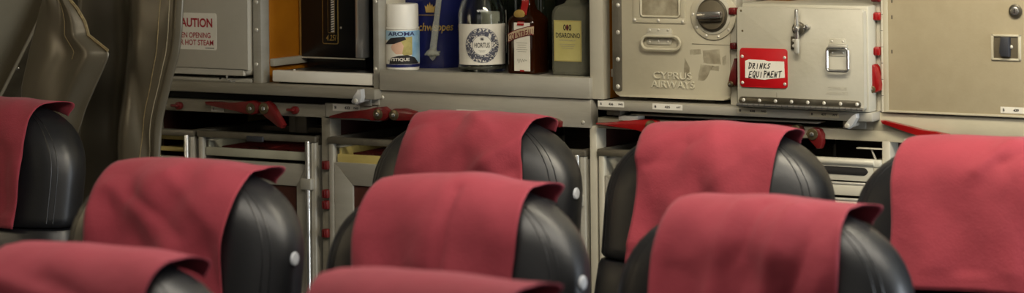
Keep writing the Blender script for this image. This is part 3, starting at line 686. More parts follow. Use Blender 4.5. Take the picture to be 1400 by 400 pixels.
p = P(1062, 128, Yr); m.box((p.x - .001, Yr - .0004, p.z - .006), (p.x + .001, Yr, p.z + .002), M['scrap'], 0)
m.done('door_panel', dr)
m = MB(); a, b, c, dd = rect(1011, 1177.5, 137, 147.3, Yr); zA = zrb + .0035; m.prism(rrect(a, b, zA, zA + (c - dd), .007), Yr - .003, Yr, M['ledge'], .001)
m.cyl((ra, Yr - .004, zrb + .002), .0032, rb_ - ra, M['steel'], 'x', 14)
for k in range(8): m.dome((a + (b - a) * (.04 + .93 * k / 7), Yr - .003, zA + (c - dd) * .55), .0035, M['rivet'])
for k in range(1, 22): m.cyl((ra + (rb_ - ra) * k / 22, Yr - .004, zrb + .002), .0034, .0006, M['void'], 'x', 14)
m.done('bottom_hinge', dr)
m = MB(); a, b, c, dd = rect(1012.5, 1077, 66, 119.5, Yr); m.prism(rrect(a, b, dd, c, .006), Yr - .003, Yr, M['placard'], .0008)
for x_, z_ in ((a + .005, c - .016), (b - .005, c - .016), (a + .005, dd + .008), (b - .005, dd + .008)): m.dome((x_, Yr - .003, z_), .0032, M['rivet'])
pl = m.done('placard', dr, label='red plate with a white handwritten paper')
m = MB(); yp = Yr - .003
m.prism(poly([(1019, 83), (1024, 81), (1045, 82), (1050, 83.5), (1072, 84), (1073, 106), (1050, 108), (1046, 109), (1030, 107), (1019, 106)], yp), yp - .0006, yp, M['paper'], 0)
glyph = {'D': [[(0, 0), (.1, 1)], [(-.1, .95), (.6, .9), (.85, .55), (.6, .15), (0, 0)]], 'R': [[(.05, 0), (.1, .85)], [(0, .85), (.6, .85), (.6, .5), (.1, .45), (.75, 0)]],
         'I': [[(.3, 0), (.35, .8)]], 'N': [[(0, 0), (.1, .8), (.6, 0), (.75, .85)]], 'K': [[(.1, 0), (.15, .85)], [(.75, .8), (.15, .4), (.8, 0)]],
         'S': [[(.9, .8), (.4, .75), (.3, .5), (.75, .3), (.5, .02), (0, .05)]], 'E': [[(.85, .95), (.15, .9), (0, 0), (.8, .02)], [(.08, .48), (.65, .5)]],
         'Q': [[(.45, 1), (.05, .65), (.15, .1), (.55, 0), (.85, .4), (.75, .9), (.45, 1)], [(.5, .3), (.95, -.15)]], 'U': [[(.05, .9), (.05, .25), (.35, 0), (.7, .2), (.8, .9)]],
         'P': [[(.15, -.05), (.2, 1)], [(.1, .95), (.7, .95), (.75, .6), (.2, .45)]], 'M': [[(0, 0), (.15, .8), (.4, .3), (.65, .85), (.85, 0)]], 'T': [[(.45, 0), (.5, .9)], [(0, .85), (1, .95)]]}
def write(word, px, py, adv, h):
    for i, ch in enumerate(word):
        for st_ in glyph[ch]:
            q = [(px + adv * i + gx * adv * .78 + gy * 1.0, py - gy * h - i * .04) for gx, gy in st_]
            m.stroke(poly(q, yp), .0017, M['ink'], pp(yp, .0010))
write('DRINKS', 1024, 93.5, 5.0, 8); write('EQUIPMENT', 1024, 105.5, 5.0, 8.5)
m.done('paper_note', pl)
m = MB(); a, b, c, dd = rect(1082, 1090, 49.5, 67.5, Yr); m.box((a, Yr - .004, dd), (b, Yr, c), M['ledge'], .001)
for k in (.28, .7): m.dome(((a + b) / 2, Yr - .004, dd + (c - dd) * k), .003, M['rivet'])
m.done('strike_plate', dr)
m = MB(); p = P(1094, 39, Yr); m.cyl((p.x, Yr - .012, p.z), .0125, .012, M['ledge'], 'y', 28, bev=.003); m.cyl((p.x, Yr - .022, p.z), .006, .01, M['steel'], 'y', 18, bev=.002)
zA, zB = zpx(1094, 12.5, Yr - .014), zpx(1094, 74, Yr - .014)
m.box((p.x - .0045, Yr - .018, zB), (p.x + .0035, Yr - .010, zA), M['steel'], .003); m.box((p.x - .0055, Yr - .019, zB), (p.x + .0045, Yr - .010, zB + .03), M['alu'], .004)
m.done('latch_bar', dr)
m = MB(); p = P(1106.5, 36.5, Yr); m.cyl((p.x, Yr - .008, p.z), .003, .008, M['steel'], 'y', 16); m.cyl((p.x - .002, Yr - .012, p.z), .0045, .006, M['steel'], 'y', 16, bev=.0015); m.done('stop_pin', dr)
m = MB(); a, b, c, dd = rect(1134.5, 1156.5, 52.6, 76.4, Yr); m.prism(rrect(a, b, dd, c, .003), Yr - .002, Yr, M['boxgrey'], .0006)
for x_, z_ in ((a + .005, c - .005), (b - .005, c - .005), (a + .005, dd + .006), (b - .005, dd + .006)): m.dome((x_, Yr - .002, z_), .0022, M['rivet'])
a, b, c, dd = rect(1133, 1158, 60.5, 66.5, Yr - .008); m.cyl((a, Yr - .007, (c + dd) / 2), .005, b - a, M['alu'], 'x', 16, bev=.001); m.done('handle_plate', dr)
m = MB(); m.tube(loop(1130.5, 1159, 65.5, 97, .006, Yr - .012), .0030, M['steel'], 10, True); m.done('loop_handle', dr)
# yellowish folded sheet lying on the box
m = MB(); zt = zrt + .006; p0 = P(1015, 3, Yr + .05).x; p1 = P(1060, 3, Yr + .05).x
m.box((p0, Yr + .12, zt), (p1, Yr + .34, zt + .018), M['amber'], .004)
fo = m.done('folded_sheet', loc=((p0 + p1) / 2, Yr + .2, zt)); tag(fo, 'amber folded sheet lying on top of the drinks box', 'sheet')

# ------------------------------------------------------------------ stowage cabinet at the right
Yk2 = G - .008
da, zdb = pxm(Yk2, 1210.5), zpx(1305, 157, Yk2)
cab = thing('stowage_cabinet', ((da + gx1) / 2, G + .2, zdb), 'beige stowage cabinet with flush latch and key lock at the right', 'cabinet')
m = MB(); m.box((da - .004, G + .014, zdb + .002), (gx1 - .006, BK - .02, 1.64), M['alu_lit'], .001); m.done('cabinet_body', cab)
m = MB(); m.box((da, Yk2, zdb), (gx1 - .004, Yk2 + .02, 1.64), M['door'], .002); m.box((da, Yk2 - .0015, zdb), (gx1 - .004, Yk2 + .01, zdb + .004), M['cream'], .001)
for py in (1, 23, 70): p = P(1219.5, py, Yk2); m.box((p.x - .0008, Yk2 - .0008, p.z - .004), (p.x + .0008, Yk2 + .001, p.z + .003), M['ink'], 0)
dr2 = m.done('cabinet_door', cab)
m = MB(); x_ = pxm(Yk2, 1206.5)
m.cyl((x_, Yk2 + .002, zdb), .0032, 1.64 - zdb, M['alu_lit'], 'z', 14); m.box((x_ + .002, Yk2 - .001, zdb), (da + .006, Yk2 + .002, 1.64), M['cream'], .0005)
z = zdb
while z < 1.62: z += .03; m.cyl((x_, Yk2 + .002, z), .0035, .0008, M['ink'], 'z', 14)
m.done('hinge', cab)
a, b, c, dd = rect(1355.5, 1396, 47, 82.5, Yk2); m = MB()
for q in (((a, dd), (b, dd + .004)), ((a, c - .004), (b, c)), ((a, dd), (a + .005, c)), ((b - .005, dd), (b, c))): m.box((q[0][0], Yk2 - .004, q[0][1]), (q[1][0], Yk2 + .004, q[1][1]), M['cream'], .0015)
m.box((a + .003, Yk2 - .0008, dd + .003), (b - .003, Yk2 + .001, c - .003), M['recess'], .0005)
i0, i1, i2, i3 = rect(1366, 1380, 50.5, 77.5, Yk2 - .008); m.prism([(i0, i3 + .008), (i0 + .004, i3), (i1, i3), (i1, i2), (i0 + .003, i2)], Yk2 - .012, Yk2, M['seatgrey'], .003)
p = P(1383, 64, Yk2); m.dome((p.x, Yk2 - .002, p.z), .0035, M['rivet'])
m.done('flush_latch', dr2)
m = MB(); p = P(1389, 15, Yk2); m.cyl((p.x, Yk2 - .006, p.z), .0125, .006, M['ledge'], 'y', 30, bev=.002); m.cyl((p.x, Yk2 - .008, p.z), .008, .004, M['steel'], 'y', 24, bev=.001); m.box((p.x - .0012, Yk2 - .0085, p.z - .004), (p.x + .0012, Yk2 - .007, p.z + .004), M['ink'], 0); m.done('key_lock', dr2)
sticker(1368, 1410, 146.5, 155, Yk2 - .0002, [('B', .08, .14, .45), ('439', .42, .6, .45), ('FWD', .8, .97, .35)], dr2)

# ------------------------------------------------------------------ trolleys
def wheelset(t, x0, x1, yf, yb):
    for x in (x0 + .035, x1 - .035):
        for y in (yf + .05, yb - .05):
            m = MB(); m.cyl((x - .012, y, .045), .045, .024, M['seatgrey'], 'x', 24, bev=.004); m.box((x - .018, y - .02, .045), (x + .018, y + .02, .096), M['alu_dark'], .003); m.done('castor', t)
def trolley(px0, px1, pytop, pxr, label, Yt=G - .005, dark=True, tray=None, doortop=None, slot=False):
    x0, x1 = P(px0, pytop + 20, Yt).x, P(px1, pytop + 20, Yt).x; zt = P(pxr, pytop, Yt).z; yb = Yt + .41
    t = thing('service_trolley', ((x0 + x1) / 2, Yt + .2, 0), label, 'trolley', 'galley trolleys under the worktop')
    zd = P(pxr, doortop, Yt).z
    m = MB()
    for x in (x0, x1 - .013):
        m.box((x, Yt, .095), (x + .013, Yt + .013, zt), M['alu_lit'] if px0 > 700 else M['alu'], .003); m.box((x, yb - .013, .095), (x + .013, yb, zt), M['alu'], .003)  # front posts of the right-hand trolleys use the lit copy
    rh_ = .014
    m.box((x0 - .002, Yt - .003, zt - rh_), (x1 + .002, Yt + .012, zt), M['alu_dark'] if not slot else M['alu_lit'], .003)
    m.box((x0, yb - .012, zt - .02), (x1, yb, zt), M['alu_dark'], .002)
    for x in (x0, x1 - .012): m.box((x, Yt + .012, zt - .02), (x + .012, yb - .012, zt), M['alu_dark'], .002)
    m.box((x0, Yt + .005, .08), (x1, yb, .1), M['alu'], .002)
    m.done('frame', t)
    for x in (x0 + .001, x1 - .006):
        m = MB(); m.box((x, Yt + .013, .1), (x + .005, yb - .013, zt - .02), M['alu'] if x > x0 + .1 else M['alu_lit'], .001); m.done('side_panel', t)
    m = MB(); m.box((x0 + .006, yb - .01, .1), (x1 - .006, yb - .004, zt - .02), M['alu_dark'], .001); m.done('back_panel', t)
    # door with mitred frame and brown inset
    m = MB(); a, b = x0 + .014, x1 - .022; fw = .046 if not slot else .03; z0 = .11
    if slot:                                     # handle slot above the door, its shade a flat dark plate
        hz = zd; sl0, sl1 = hz, zt - rh_
        m.prism(rrect(x0 + .024, x1 - .024, hz + .011, zt - rh_ - .002, .009), Yt - .0012, Yt + .001, M['void'], .0003)
        m.box((x0 + .013, Yt + .0, hz), (x1 - .013, Yt + .01, zt - .004), M['alu_lit'], .001)
        m.cyl((x0 + .01, Yt + .0, zt - .006), .0065, x1 - x0 - .02, M['alu_lit'], 'x', 14, bev=.002)
        m.done('handle_bar', t); m = MB()
        for k in range(3):
            zk = zd - .004 - .03 * k; m.box((x0 + .013, Yt + .001, zk - .024), (x1 - .013, Yt + .012, zk - .003), M['alu_lit'], .002); m.box((x0 + .013, Yt - .001, zk - .003), (x1 - .013, Yt + .010, zk + .001), M['rivet'], .001)
        m.done('drawer_front', t); m = MB(); zd -= .098
    for q in ([(a, zd), (b, zd), (b - fw * .6, zd - fw), (a + fw, zd - fw)], [(a, z0), (a, zd), (a + fw, zd - fw), (a + fw, z0 + fw)], [(b, zd), (b, z0), (b - fw * .6, z0 + fw), (b - fw * .6, zd - fw)], [(a, z0), (a + fw, z0 + fw), (b - fw * .6, z0 + fw), (b, z0)]):
        m.prism(q, Yt + .001, Yt + .014, M['alu'], .0008)
    do = m.done('door', t)
    m = MB(); m.box((a + fw - .002, Yt + .006, z0 + fw - .002), (b - fw * .6 + .002, Yt + .012, zd - fw + .002), M['brown'], 0); m.done('door_inset', do)
    m = MB(); xr = x1 - .016
    if not slot: m.cyl((xr, Yt - .005, .12), .0058, zt - .13, M['steel'], 'z', 16, bev=.001)
    for zz in (zt - .1, zt - .45): m.box((xr - .016, Yt - .012, zz - .012), (xr + .012, Yt + .004, zz + .012), M['alu'], .003)
    m.done('hinge_rod', t)
    wheelset(t, x0, x1, Yt, yb)
    return t, x0, x1, zt, yb, zd
def shelftray(x0, x1, ztop, lip, Y, depth, mm, label, content, name='drawer_tray'):
    t = thing(name, ((x0 + x1) / 2, Y + depth / 2, ztop - lip), label, 'tray', 'trays in the trolleys')
    m = MB(); m.box((x0, Y, ztop - lip), (x1, Y + .008, ztop), M[mm], .002); m.box((x0, Y + .008, ztop - lip), (x1, Y + depth, ztop - lip + .006), M[mm], .001)
    m.box((x0, Y + .008, ztop - lip), (x0 + .005, Y + depth, ztop + .012), M[mm], .001); m.box((x1 - .005, Y + .008, ztop - lip), (x1, Y + depth, ztop + .012), M[mm], .001); m.box((x0, Y + depth - .006, ztop - lip), (x1, Y + depth, ztop + .018), M[mm], .001); m.done('tray_body', t)
    if content:
        m = MB(); random.seed(int(abs(x0) * 1000))
        n = 9
        for k in range(n):
            xa = x0 + .02 + (x1 - x0 - .04) * k / n; m.box((xa, Y + .03, ztop - lip + .006), (xa + (x1 - x0 - .04) / n * .96, Y + depth - .04, ztop + .001 + random.uniform(-.002, .002)), M[content], .001)
        m.done('tray_contents', t)
    return t
# left-hand trolley, mostly behind the curtain
t1 = trolley(80, 265, 176.5, 240, 'trolley half hidden behind the curtain with yellow trays', doortop=214)
for py0, nm in ((186, 'upper yellow tray in the trolley beside the curtain'), (202, 'lower yellow tray in the trolley beside the curtain')):
    zt_ = P(240, py0, G).z; shelftray(t1[1] + .016, t1[2] - .03, zt_, .010, G + .02, .34, 'trayyel', nm, None)
t2 = trolley(271, 431, 182, 350, 'open topped trolley with red cards in a grey tray and a bright hinge rod', doortop=221)
zt_ = P(350, 204.5, G).z; shelftray(t2[1] + .015, t2[2] - .025, zt_, .018, G + .002, .36, 'traygrey', 'grey tray of dark red cards in the trolley left of the red bumpers', 'menu')
m = MB(); p = P(349, 190, G - .012); m.box((p.x - .024, G - .014, p.z - .006), (p.x + .020, G - .006, p.z + .006), M['seatgrey'], .003); m.done('brake_pad', t2[0])
m = MB(); a, b, c, dd = rect(394, 404, 164, 184, G + .2); zb_ = t2[3]
m.box((a, G + .2, zb_ - .02), (b, G + .24, zb_ + .052), M['alu'], .004); m.box((b, G + .2, zb_ - .02), (b + .03, G + .24, zb_ + .02), M['alu'], .003); m.box((t2[1] + .012, G + .205, zb_ - .019), (t2[2] - .012, G + .235, zb_ - .006), M['alu_dark'], .002); m.done('top_bracket', t2[0])
t3 = trolley(449, 618, 189.5, 500, 'trolley with pale yellow tray under the clear gin bottle', doortop=224)
zt_ = P(490, 212, G).z; shelftray(t3[1] + .016, t3[2] - .026, zt_, .018, G + .004, .36, 'trayyel', 'pale yellow tray with dark cards behind the black seat', 'menu')
t3b = trolley(630, 800, 200, 715, 'trolley beside the left side of the pale lower post, mostly hidden by a seat', doortop=236)
t4 = trolley(818, 1004, 203.5, 830, 'trolley just right of the pale lower post with a bare top rail', doortop=240)
t5 = trolley(1016, 1203, 216.5, 1165, 'pale trolley with an oblong handle slot between two seats', doortop=247, slot=True)
m = MB(); p0, p1 = P(1188, 202, G + .02), P(1220, 204, G + .02)
m = MB(); m.box((t5[2] - .05, G + .0, t5[3] + .018), (t5[2] + .004, G + .010, t5[3] + .0205), M['alu_lit'], .001); m.tube([(t5[2] - .022, G + .007, t5[3] + .019), (t5[2] - .012, G + .007, t5[3] - .004)], .0022, M['alu']); m.done('brake_lever', t5[0])

# ------------------------------------------------------------------ seats
ZT = 1.148
W_, D_ = .204, .066
def hwid(a):
    a = max(a, 0)
    if a < .222: return max(.004, W_ * (1 - (1 - min(a / .135, 1)) ** 2.3) ** (1 / 2.3))
    return .207 + .012 * min(1, (a - .222) / .2)
def hdep(a): return max(.003, D_ * (1 - (1 - min(max(a, 0) / .075, 1)) ** 2.3) ** (1 / 2.3))
NX = 2.7
LEAN = .17
def ring(a, grow=0):
    w, d_ = hwid(a) + grow, hdep(a) + grow; yc = -a * LEAN; out = []
    for k in range(48):
        t = 2 * PI * k / 48; c_, s_ = math.cos(t), math.sin(t)
        out.append(Vector((w * math.copysign(abs(c_) ** (2 / NX), c_), yc + d_ * math.copysign(abs(s_) ** (2 / NX), s_), ZT - a)))
    return out
def loft(mb, levels, mm):
    t = bmesh.new(); rings = [[t.verts.new(p) for p in ring(a, g)] for a, g in levels]
    for A, B in zip(rings, rings[1:]):
        for k in range(48): t.faces.new((A[k], A[(k + 1) % 48], B[(k + 1) % 48], B[k]))
    t.faces.new(rings[0]); t.faces.new(rings[-1][::-1]); mb.take(t, mm)
def sidept(a, ang, grow=0):
    w, d_ = hwid(a) + grow, hdep(a) + grow; c_, s_ = math.cos(ang), math.sin(ang)
    return Vector((w * math.copysign(abs(c_) ** (2 / NX), c_), -a * LEAN + d_ * math.copysign(abs(s_) ** (2 / NX), s_), ZT - a))
def build_seat():
    t = thing('passenger_seat', (0, 0, 0), '', 'seat', 'black airliner seats')
    m = MB(); lv = [0, .0008, .002, .004, .007, .011, .016, .023, .032, .043, .056, .07, .085, .1, .12, .14, .16, .18, .2, .212]
    loft(m, [(a, 0) for a in lv] + [(.217, -.003), (.2195, -.008)], M['leather'])
    for ang in (-.5, -.62, PI + .5, PI + .62):
        m.tube([sidept(a, ang, -.0004) for a in (.012, .02, .03, .045, .06, .08, .1, .12, .14, .16, .18, .2, .21)], .0011, M['leather'], 6)
    m.done('headrest', t)
    m = MB(); loft(m, [(.2205, -.008), (.223, -.003), (.23, 0), (.26, .001), (.32, .002), (.4, .002), (.5, .002), (.58, 0), (.63, -.006), (.65, -.02)], M['leather']); m.done('backrest', t)
    m = MB(); m.lathe((0, 0, 0), [(.0085, 0), (.0088, .0015), (.0075, .0035), (.005, .0042), (.0005, .0035)], M['button'], 20)
    c_ = sidept(.122, -.05); tg = (sidept(.122, .0) - sidept(.122, -.1)).normalized(); up_ = (sidept(.10, -.05) - sidept(.144, -.05)).normalized(); nn = tg.cross(up_).normalized()
    if nn.x < 0: nn = -nn
    for v in m.bm.verts: x, y, z = v.co; v.co = c_ + tg * x + up_ * y * 1.15 + nn * (z - .001)
    m.done('side_button', t)
    yb = -.65 * LEAN
    m = MB(); m.box((-.215, yb - .44, .34), (.215, yb + .03, .47), M['leather'], .045, 5); m.done('seat_cushion', t)
    m = MB(); m.box((-.205, yb - .4, .28), (.205, yb + .05, .345), M['seatgrey'], .01); m.tube([(-.2, yb - .02, .31), (-.2, yb + .06, .5), (-.2, yb + .07, .6)], .016, M['seatgrey']); m.tube([(.2, yb - .02, .31), (.2, yb + .06, .5), (.2, yb + .07, .6)], .016, M['seatgrey']); m.done('seat_frame', t)
    for x in (-.17, .17):
        m = MB(); m.tube([(x, yb - .33, .3), (x, yb - .33, .012)], .016, M['alu_dark'], 12); m.tube([(x, yb - .02, .3), (x, yb + .06, .012)], .016, M['alu_dark'], 12); m.box((x - .02, yb - .38, 0), (x + .02, yb + .1, .016), M['alu_dark'], .004); m.done('leg', t)
    for x in (-.2175, .2175):
        m = MB(); m.box((x - .006, yb - .36, .6), (x + .006, yb + .0, .645), M['seatgrey'], .005, 3); m.box((x - .005, yb - .05, .42), (x + .005, yb + .0, .62), M['seatgrey'], .004); m.done('armrest', t)
    return t
def copy_tree(o):
    r = o.copy(); COL.objects.link(r)
    for ch in list(o.children):
        c = ch.copy(); COL.objects.link(c); c.parent = r
        for g_ in ch.children: d_ = g_.copy(); COL.objects.link(d_); d_.parent = c
    return r
CT = ZT + .006
def cover(px, py, i, folds=(), skew=0, flick=.5, lpeak=.4, wrk=1.0, wl=-.122, wr=.122, drop=.222):
    base = PZ(px, py, CT); rnd = random.Random(i * 17 + 5)
    ph = [rnd.uniform(0, 6.28) for _ in range(8)]; sd = rnd.uniform(0, 50)
    def fn(u, v):
        x = wl + (wr - wl) * u
        cr = math.exp(-((v - .72) / .2) ** 2); xe = x * (.99 - .37 * cr)   # stiff cloth bridges the shoulder curve at the crest
        lo_, hi_ = 0.0, .2
        for _ in range(24):
            md = (lo_ + hi_) / 2
            if hwid(md) < abs(xe) + 1e-4: lo_ = md
            else: hi_ = md
        atop = hi_
        # path: v 0..0.62 front (bottom to top), 0.62..0.74 over the top, 0.74..1 back
        def front(a, sgn):
            w = hwid(a); q = max(0, 1 - (min(abs(xe) / w, 1)) ** NX) ** (1 / NX)
            return Vector((x, -a * LEAN + sgn * hdep(a) * q, ZT - a))
        amin = atop + .0006
        if v < .68:
            k = v / .68; a = drop + (amin - drop) * (1 - (1 - k) ** 1.6); p = front(a, -1)
        else:
            k = (v - .68) / .32; a = amin + (.03 * (1 - .6 * u)) * k ** 1.6; p = front(a, 1)
        n = Vector((0, -1, .25)) if v < .55 else (Vector((0, 0, 1)) if v < .8 else Vector((0, 1, .3)))
        if .45 < v < .68: n = Vector((0, -1, .25)).lerp(Vector((0, 0, 1)), (v - .45) / .23)
        if .68 <= v < .9: n = Vector((0, 0, 1)).lerp(Vector((0, 1, .3)), (v - .68) / .22)
        n.normalize()
        h = 1 - min(1, v / .68)                           # 1 at the front hem
        wv = .5 * math.sin(u * 9 + ph[0] + v * 2.2) + .35 * math.sin(u * 17 + ph[1] - v * 4) + .5 * math.sin((u * 1.2 + v) * 11 + ph[2]) * (v > .05)
        wv += 1.1 * noise.noise(Vector((u * 3.2 + sd, v * 4.2, i * 3.1))) + .5 * noise.noise(Vector((u * 7 + sd, v * 8, i * 1.7)))
        amp = (.0012 + .0066 * min(1, h * 1.6)) * wrk
        off = .0055 + max(-.0035, amp * (wv + .4))
        for (u0, v0, u1, v1, wd, dp) in folds:
            ax_, ay_, bx_, by_ = u0 * .24, v0 * .33, u1 * .24, v1 * .33; qx, qy = u * .24, v * .33
            t_ = max(0, min(1, ((qx - ax_) * (bx_ - ax_) + (qy - ay_) * (by_ - ay_)) / ((bx_ - ax_) ** 2 + (by_ - ay_) ** 2)))
            d2 = math.hypot(qx - ax_ - (bx_ - ax_) * t_, qy - ay_ - (by_ - ay_) * t_)
            off += dp * math.exp(-(d2 / wd) ** 1.4) * (1 - .4 * t_)
        p = p + n * max(.0015, off)
        p.x += skew * (v - .3) * .06 + .004 * math.sin(v * 9 + ph[3]) * (2 * u - 1) + .010 * h * (2 * u - 1) * (.5 + .5 * math.sin(ph[5])) 
        if v > .74: 
            pass
        e = max(0, (u - .80) / .20) ** 1.5; k = math.exp(-((v - .84) / .09) ** 2)
        p += Vector((.020 * e, .010 * e, .006 * e)) * (k * flick)
        e = max(0, (.22 - u) / .22) ** 1.5; p += Vector((-.002 * e, .0, .010 * e)) * (k * lpeak)
        # curved hem edges
        if v < .05: p.z += .003 * math.sin(u * 5 + ph[4])
        return p + Vector((base.x, base.y, 0))
    m = MB(); m.sheet(fn, 44, 64, M['cloth'])
    o = m.done('headrest_cover', loc=(base.x, base.y, ZT), angle=80)
    s = o.modifiers.new('thickness', 'SOLIDIFY'); s.thickness = .0014; s.offset = 1
    return o, base
seat0 = build_seat()
SEATS = [  # px, py of the crest, seat label, cover label, options
 (2, 133, 'black leather seat in front of the grey curtain, at far left', 'red headrest cover on the seat in front of the curtain', dict(flick=.8)),
 (658, 152, 'black leather seat directly below the gin and orange liqueur bottles', 'red headrest cover reaching up to the beam below the gin bottle',
  dict(flick=.3, lpeak=1.2, wrk=1.1, folds=[(.55, .22, 1.0, .52, .012, .012), (.62, .15, 1.0, .38, .008, -.008), (.05, .55, .45, .60, .02, -.007), (.5, .62, .75, .52, .014, .008), (.2, .3, .5, .45, .02, .006)])),
 (989, 167, 'black leather seat directly below the cream container and drinks box', 'red headrest cover just under the drinks box hinge, before the latches',
  dict(flick=.5, folds=[(.0, .45, .3, .6, .015, .007), (.1, .40, .45, .52, .012, -.006), (.6, .3, .9, .55, .02, .006)])),
 (1345, 186, 'black leather seat at far right below the beige cabinet door', 'red headrest cover at far right showing its straight bottom hem',
  dict(flick=.2, wl=-.118, wr=.128, wrk=.4, folds=[(.55, .45, .72, .62, .014, .009), (.7, .5, .9, .62, .012, -.007), (.82, .05, .86, .5, .02, .004)])),
 (262, 218, 'black leather seat with white side button in front of the open trolley', 'red headrest cover in front of the open topped trolley',
  dict(flick=1.0, wrk=1.2, folds=[(.1, .5, .45, .32, .016, .008), (.3, .45, .7, .28, .012, -.008), (.5, .55, .9, .35, .018, .008), (.35, .2, .8, .12, .014, .006)])),
 (633, 241, 'black leather middle seat directly in front of the one below the gin bottle', 'red headrest cover on the middle seat with a vertical fold',
  dict(flick=.9, wrk=.7, folds=[(.58, .0, .60, .6, .055, .013), (.575, .0, .60, .56, .007, -.013), (.3, .2, .4, .6, .03, .003)])),
 (1052, 268, 'black leather seat in front of and overlapping the seat below the drinks box', 'red pleated headrest cover at lower right, nearest the bottom edge there',
  dict(flick=1.0, lpeak=.1, wrk=1.0, folds=[(.32, .1, .42, .6, .010, .009), (.42, .05, .55, .6, .008, -.009), (.58, .05, .72, .6, .012, .010), (.70, .05, .88, .58, .008, -.010), (.82, .05, 1.0, .55, .012, .008)])),
 (130, 335, 'black leather seat cropped by the bottom left corner of the photo', 'red headrest cover in the bottom left corner', dict(flick=.5, wrk=.8, folds=[(.1, .5, .6, .4, .014, .007), (.4, .5, .9, .4, .012, -.006)])),
 (585, 372, 'black leather seat almost wholly below the bottom edge at centre', 'red headrest cover of which only the top shows at bottom centre', dict(flick=.8, wrk=.6)),
]
for i, (px, py, sl_, cl_, kw) in enumerate(SEATS):
    o, base = cover(px, py, i, **kw); tag(o, cl_, 'headrest cover', 'red headrest covers')
    s = seat0 if i == 0 else copy_tree(seat0)
    if i == 0: src = seat0
    s.location = (base.x, base.y, 0); s['label'] = sl_; s['group'] = 'black airliner seats'

for ch in list(seat0.children):
    if ch.name.startswith('side_button'): bpy.data.objects.remove(ch)
# ------------------------------------------------------------------ curtain
Yv = 4.33
cu = thing('galley_curtain', (P(160, 100, Yv).x, Yv, .25), 'silver grey vinyl curtain with double stitched edge hanging left of the galley', 'curtain')
def interp(tab, y):
    if y <= tab[0][0]: return tab[0][1] + (y - tab[0][0]) * (tab[1][1] - tab[0][1]) / (tab[1][0] - tab[0][0])
    for (a, p), (b, q) in zip(tab, tab[1:]):
        if y <= b:
            t = (y - a) / (b - a); return p + (q - p) * t
    return tab[-1][1]
RE = [(-250, 268), (0, 262), (40, 260), (70, 256), (90, 251), (115, 245), (140, 238), (160, 233.5), (178, 231), (200, 229.5), (240, 227), (420, 222)]
LE = [(-250, 120), (0, 96), (420, 92)]
def cpt(u, py):
    l, r = interp(LE, py), interp(RE, py); px = l + (r - l) * u
    k = min(1, max(0, (u - .20) / .5)); sm_ = k * k * (3 - 2 * k); drift = .0003 * (py - 100)
    fold = .085 - .125 * sm_ + (.06 * ((.2 - u) / .2) ** 2 * -1 if u < .2 else 0)
    fold += .016 * max(0, (u - .72) / .28) ** 1.5
    fold += .008 * math.sin(7 * (u + drift) + .012 * py) * min(1, max(0, u - .2) * 4) * (1 - u) + .007 * noise.noise(Vector((u * 3 + py * .008, py * .014 - u * 2, 2))) * (1 if u < .9 else .4)
    fold += .006 * math.exp(-((u - .60 - .002 * (py - 60)) / .05) ** 2) - .008 * math.exp(-((u - .965) / .02) ** 2)
    p = P(px, py, Yv); return Vector((p.x, Yv + fold, p.z))
PYB, PYT = 560, -330
m = MB(); m.sheet(lambda u, v: cpt(u, PYB + (PYT - PYB) * v), 70, 120, M['vinyl']); cpn = m.done('curtain_panel', cu, angle=80)
sm = cpn.modifiers.new('thickness', 'SOLIDIFY'); sm.thickness = .002
for du, mm in ((.905, 'thread'), (.835, 'hem')):
    m = MB(); m.tube([cpt(du, py) + Vector((0, -.0025, 0)) for py in range(-200, 420, 8)], .0010, M[mm], 6); m.done('stitching', cu)
FR = [(-250, 88), (-10, 94), (0, 99), (12, 108), (30, 117), (48, 121.5), (58, 134), (70, 149.5), (80, 148), (95, 142), (115, 133), (150, 117), (190, 104), (260, 96), (420, 96)]
FL = [(-250, 66), (0, 56), (70, 37), (120, 28), (420, 22)]
Yf_ = 4.24
def fpt(u, py):
    px = interp(FL, py) + (interp(FR, py) - interp(FL, py)) * u
    fold = -.020 * math.sin(PI * u ** .8) + .005 * (1 - u) + .004 * math.exp(-((u - .45 + (py - 90) * .002) / .1) ** 2) - .012 * math.exp(-((u - .8 + (py - 90) * .001) / .12) ** 2) + .008 * noise.noise(Vector((u * 3 + 9, py * .012, 4)))
    p = P(px, py, Yf_); return Vector((p.x, Yf_ + fold, p.z))
m = MB(); m.sheet(lambda u, v: fpt(u, PYB + (PYT - PYB) * v), 50, 150, M['vinyl']); fl = m.done('curtain_flap', cu, angle=80)
sm = fl.modifiers.new('thickness', 'SOLIDIFY'); sm.thickness = .002
m = MB(); m.tube([fpt(1, py) + Vector((0, -.002, 0)) for py in range(-12, 71, 3)], .0035, M['hem'], 6)
m.tube([fpt(.72 - .1 * k / 30, -10 + 3 * k) + Vector((0, -.002, 0)) for k in range(31)], .0009, M['hem'], 6); m.done('hem', cu)
zc_ = P(160, PYT, Yv).z
m = MB(); m.box((P(60, PYT, Yv).x - .1, Yv - .14, zc_), (P(260, PYT, Yv).x + .1, Yv + .09, 2.2), M['alu_lit'], .004); m.done('curtain_track', cu)

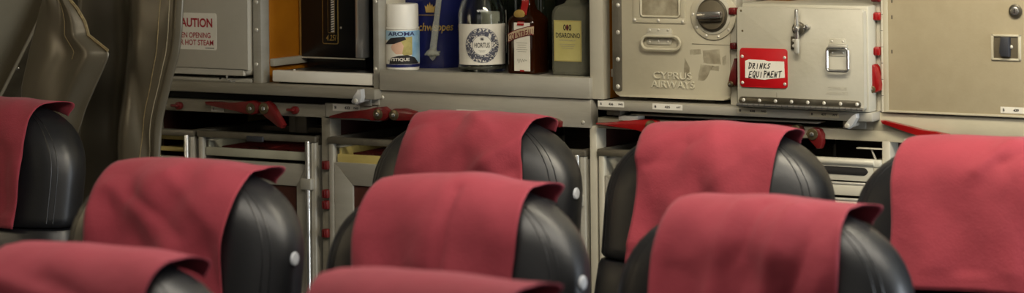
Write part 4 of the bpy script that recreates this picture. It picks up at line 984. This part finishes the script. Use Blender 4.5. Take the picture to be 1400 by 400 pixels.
# ------------------------------------------------------------------ lights and world
def area(name, loc, target, sx, sy, power, col):
    l = bpy.data.lights.new(name, 'AREA'); l.shape = 'RECTANGLE'; l.size = sx; l.size_y = sy; l.energy = power; l.color = col
    o = bpy.data.objects.new(name, l); o.location = loc; o.rotation_euler = (Vector(target) - Vector(loc)).to_track_quat('-Z', 'Y').to_euler(); COL.objects.link(o); return o
area('cabin_light', (-1.6, 3.0, 2.17), (-1.8, 3.3, 0), 2.6, .9, 42, (1, .92, .78))
area('galley_light', (-1.55, 3.7, 2.15), (-1.75, 4.8, 1.05), .9, .3, 26, (1, .9, .7))
area('doorway_light', (1.2, 4.35, 1.15), (-2.2, 3.6, 1.05), 1.1, 1.5, 80, (.84, .92, 1))
area('forward_light', (-1.0, -.6, 2.0), (-2.3, 4.6, 1.0), 2.5, 1.0, 6, (1, .95, .86))
sp = bpy.data.lights.new('sidewall_fill', 'SPOT'); sp.energy = 2000; sp.spot_size = math.radians(14); sp.spot_blend = .8; sp.shadow_soft_size = .1; sp.color = (1, .92, .78)  # added to brighten the left sidewall lining, not a cabin lamp
so_ = bpy.data.objects.new('sidewall_fill', sp); so_.location = (-3.7, 2.0, 1.4); so_.rotation_euler = (Vector((-4.72, 4.6, 1.38)) - so_.location).to_track_quat('-Z', 'Y').to_euler(); COL.objects.link(so_)
wd = bpy.data.worlds.new('cabin_ambient'); SC.world = wd; wd.use_nodes = True
bg = wd.node_tree.nodes['Background']; bg.inputs[0].default_value = (.9, .88, .8, 1); bg.inputs[1].default_value = .25

# ------------------------------------------------------------------ camera
cd = bpy.data.cameras.new('camera'); co = bpy.data.objects.new('camera', cd); COL.objects.link(co); SC.camera = co
co.matrix_world = Matrix(((CR.x, CU.x, -FW.x, CAM.x), (CR.y, CU.y, -FW.y, CAM.y), (CR.z, CU.z, -FW.z, CAM.z), (0, 0, 0, 1)))
cd.sensor_fit = 'HORIZONTAL'; cd.sensor_width = 36; cd.lens = F / 1400 * 36
cd.shift_x = (700 - PX0) / 1400; cd.shift_y = (PY0 - 200) / 1400
cd.clip_start = .05; cd.clip_end = 50
cd.dof.use_dof = True; cd.dof.focus_distance = 5.35; cd.dof.aperture_fstop = 6.3
SC.view_settings.view_transform = 'Standard'; SC.view_settings.look = 'None'
SC.view_settings.exposure = 0
